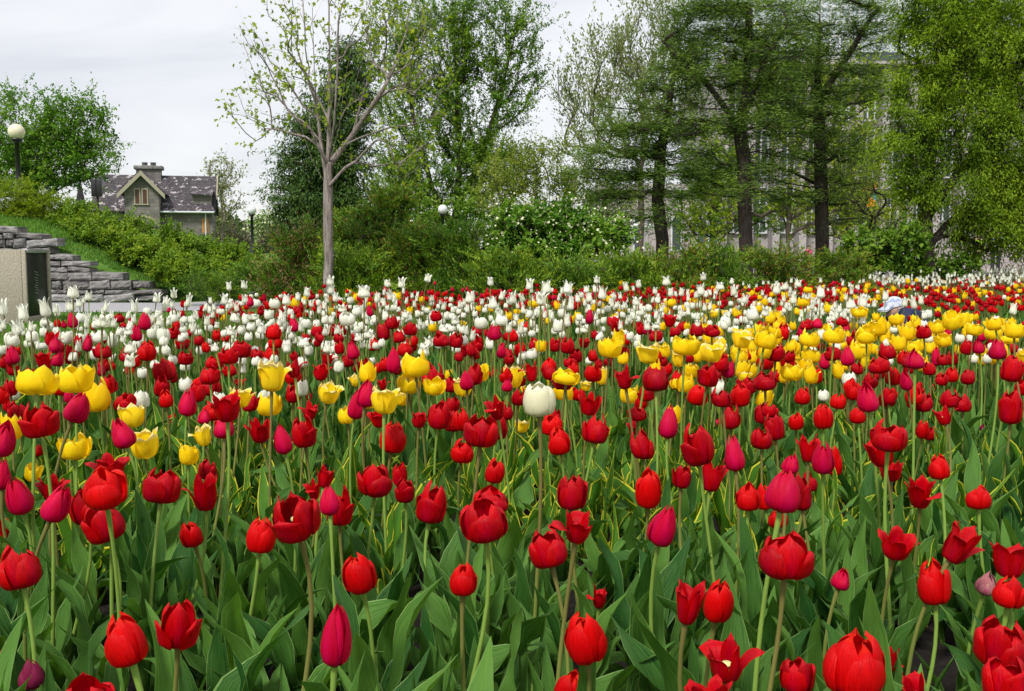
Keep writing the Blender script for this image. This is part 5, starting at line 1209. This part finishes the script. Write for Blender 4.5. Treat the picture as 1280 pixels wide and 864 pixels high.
SKIN_M = mat('skin', (.50, .30, .22), .55); HAIR_G = mat('grey_hair', (.32, .30, .28), .8); HAIR_D = mat('dark_hair', (.02, .016, .014), .7)
def build_people():
    global GARD
    navy = mat('navy_jacket', (.012, .018, .055), .7); trou = mat('dark_trousers', (.03, .03, .035), .8)
    capm = mat('pale_cap', (.55, .58, .66), .8, build=lambda nt, b: nt.links.new(ramp(nt, noise(nt, 26, 3), [(.42, (.26, .32, .46)), (.55, (.55, .56, .60))]), b.inputs['Base Color']))
    # crouching gardener, turned to the left
    x, y, d = GARD[0], GARD[1], 8.8
    hd = at(1118, 387, GARD[1]); zt = hd[2]
    o = empty('person', (x, y, 0), 'person in a white cap and navy jacket crouching among the tulips', 'person')
    h = np.array((hd[0] - x, 0, zt))                       # head centre
    P = [(.18, 0, .26), (.12, 0, .36), (.06, 0, .46 if zt > .5 else .40), tuple(h + (.06, 0, -.10)), (.05, -.15, .43), (-.10, -.20, .28), (-.24, -.18, .14), (.05, .15, .43), (-.10, .20, .28), (-.24, .16, .14),
         (.16, -.10, .24), (-.16, -.14, .30), (-.08, -.14, .06), (-.16, -.14, .03), (.16, .10, .24), (-.16, .14, .30), (-.06, .14, .06), (-.14, .14, .03)]
    E_ = [(0, 1), (1, 2), (2, 3), (2, 4), (4, 5), (5, 6), (2, 7), (7, 8), (8, 9), (0, 10), (10, 11), (11, 12), (12, 13), (0, 14), (14, 15), (15, 16), (16, 17)]
    rd = [.14, .14, .13, .05, .07, .05, .035, .07, .05, .035, .10, .075, .05, .045, .10, .075, .05, .045]
    skin('body', P, E_, [r * .96 for r in rd], SKIN_M, o)
    jP = P[:3] + P[4:6] + P[7:9]; jE = [(0, 1), (1, 2), (2, 3), (3, 4), (2, 5), (5, 6)]; skin('jacket', jP, jE, [.165, .17, .145, .085, .062, .085, .062], navy, o)
    tP = [P[0], P[10], P[11], P[12], P[14], P[15], P[16]]; skin('trousers', tP, [(0, 1), (1, 2), (2, 3), (0, 4), (4, 5), (5, 6)], [.15, .115, .088, .062, .115, .088, .062], trou, o)
    m = MB(); r = .092; R = head_mesh(m, h, r, -math.pi / 2 + .15, .25); m.build('head', SKIN_M, o)
    hdo = o.children[-1]
    m = MB(); th = np.linspace(0, 1.45, 10)[:, None]; ph = np.linspace(0, 2 * math.pi, 28, endpoint=False)[None]
    Pc = np.stack([np.sin(th) * np.cos(ph) * .82, np.sin(th) * np.sin(ph) * 1.0 + .02, np.cos(th) * 1.02 + .22 + 0 * ph], -1) * r; m.grid(Pc @ R.T + h, 0, None, closed=True)
    a = np.linspace(-1.1, 1.1, 11); br = np.stack([np.stack([np.sin(a) * .80, -np.cos(a) * .96, 0 * a + .36], -1), np.stack([np.sin(a) * .72, -.75 - np.cos(a) * .85, .22 - .08 * a ** 2], -1)], 0) * r
    m.grid(br @ R.T + h); m.grid((br + (0, 0, .012)) [::-1] @ R.T + h); m.build('cap', capm, hdo)
    m = MB(); th = np.linspace(1.35, 1.95, 5)[:, None]; ph = np.linspace(-.1, math.pi + .1, 16)[None]
    m.grid((np.stack([np.sin(th) * np.cos(ph) * .80, np.sin(th) * np.sin(ph) * .98, np.cos(th) * 1.1 + 0 * ph], -1) * r) @ R.T + h); m.build('hair', HAIR_G, hdo)

    def stander(label, px, d, yaw, top, legs, hair, hat=None, z0=0, walk=.12, arm=0, H_=1.72):
        q = at(px, 312, d); o = empty('person', (q[0], d, z0), label, 'person', rz=yaw)
        s = H_ / 1.72
        P = [(0, 0, .95), (0, 0, 1.2), (0, .01, 1.42), (0, 0, 1.52), (-.18, 0, 1.42), (-.24, .02, 1.15), (-.22, -.08 - arm, .93 + arm), (.18, 0, 1.42), (.24, .02, 1.15), (.22, -.08, .93),
             (-.10, 0, .90), (-.10, -walk, .5), (-.10, -walk + .04, .08), (-.10, -walk - .12, .03), (.10, 0, .90), (.10, walk * .6, .5), (.10, walk + .08, .09), (.10, walk - .06, .03)]
        P = [tuple(np.array(p) * s) for p in P]
        E_ = [(0, 1), (1, 2), (2, 3), (2, 4), (4, 5), (5, 6), (2, 7), (7, 8), (8, 9), (0, 10), (10, 11), (11, 12), (12, 13), (0, 14), (14, 15), (15, 16), (16, 17)]
        skin('body', P, E_, [.12, .11, .11, .05, .06, .045, .03, .06, .045, .03, .08, .06, .045, .04, .08, .06, .045, .04], SKIN_M, o, sub=1)
        skin('jacket', P[:3] + P[4:6] + P[7:9], [(0, 1), (1, 2), (2, 3), (3, 4), (2, 5), (5, 6)], [.15, .145, .13, .075, .06, .075, .06], top, o, sub=1)
        skin('trousers', [P[0], P[10], P[11], P[12], P[14], P[15], P[16]], [(0, 1), (1, 2), (2, 3), (0, 4), (4, 5), (5, 6)], [.13, .10, .075, .065, .10, .075, .065], legs, o, sub=1)
        m = MB(); h = np.array((0, -.01, 1.62 * s)); R = head_mesh(m, h, .10, 0); m.build('head', SKIN_M, o); hdo = o.children[-1]
        m = MB(); th = np.linspace(0, 1.5, 7)[:, None]; ph = np.linspace(0, 2 * math.pi, 20, endpoint=False)[None]
        m.grid(np.stack([np.sin(th) * np.cos(ph) * .082, np.sin(th) * np.sin(ph) * .10 + .014, np.cos(th) * .105 + .02 + 0 * ph], -1) + h, 0, None, closed=True); m.build('hair', hair, hdo)
    stander('person in black walking past the terrace, left one of the pair', 1101, 54.5, 1.2, BLACK, trou, HAIR_D, z0=.35)
    stander('person in dark clothes following behind, right one of the pair', 1107.5, 55, 1.2, mat('charcoal_coat', (.03, .03, .035), .8), trou, HAIR_D, z0=.18, H_=1.66)
    stander('person in a bright yellow-green safety vest behind the willow', 1222, 36, .3, mat('safety_vest', (.50, .85, .03), .7), trou, HAIR_D, arm=.1, H_=1.6)
    stander('person in a pale blue shirt right of the safety-vest wearer', 1245, 37, -.4, mat('pale_blue_shirt', (.40, .55, .62), .8), trou, HAIR_D)
    stander('small person in a pink top half hidden behind the rust-tipped juniper', 1011, 50, .2, mat('pink_top', (.55, .05, .17), .8), trou, HAIR_D, H_=1.15)
GARD = at(1121, 388, 8.6)[:2]
import time as _t
_t0 = _t.time()
build_setting(); print('setting', _t.time() - _t0)
build_structures(); print('structures', _t.time() - _t0)
build_plants(); print('plants', _t.time() - _t0)
build_people(); print('people', _t.time() - _t0)
_used = build_heroes(); print('heroes', _t.time() - _t0, len(HERO))
build_rest(_used); print('rest', _t.time() - _t0)
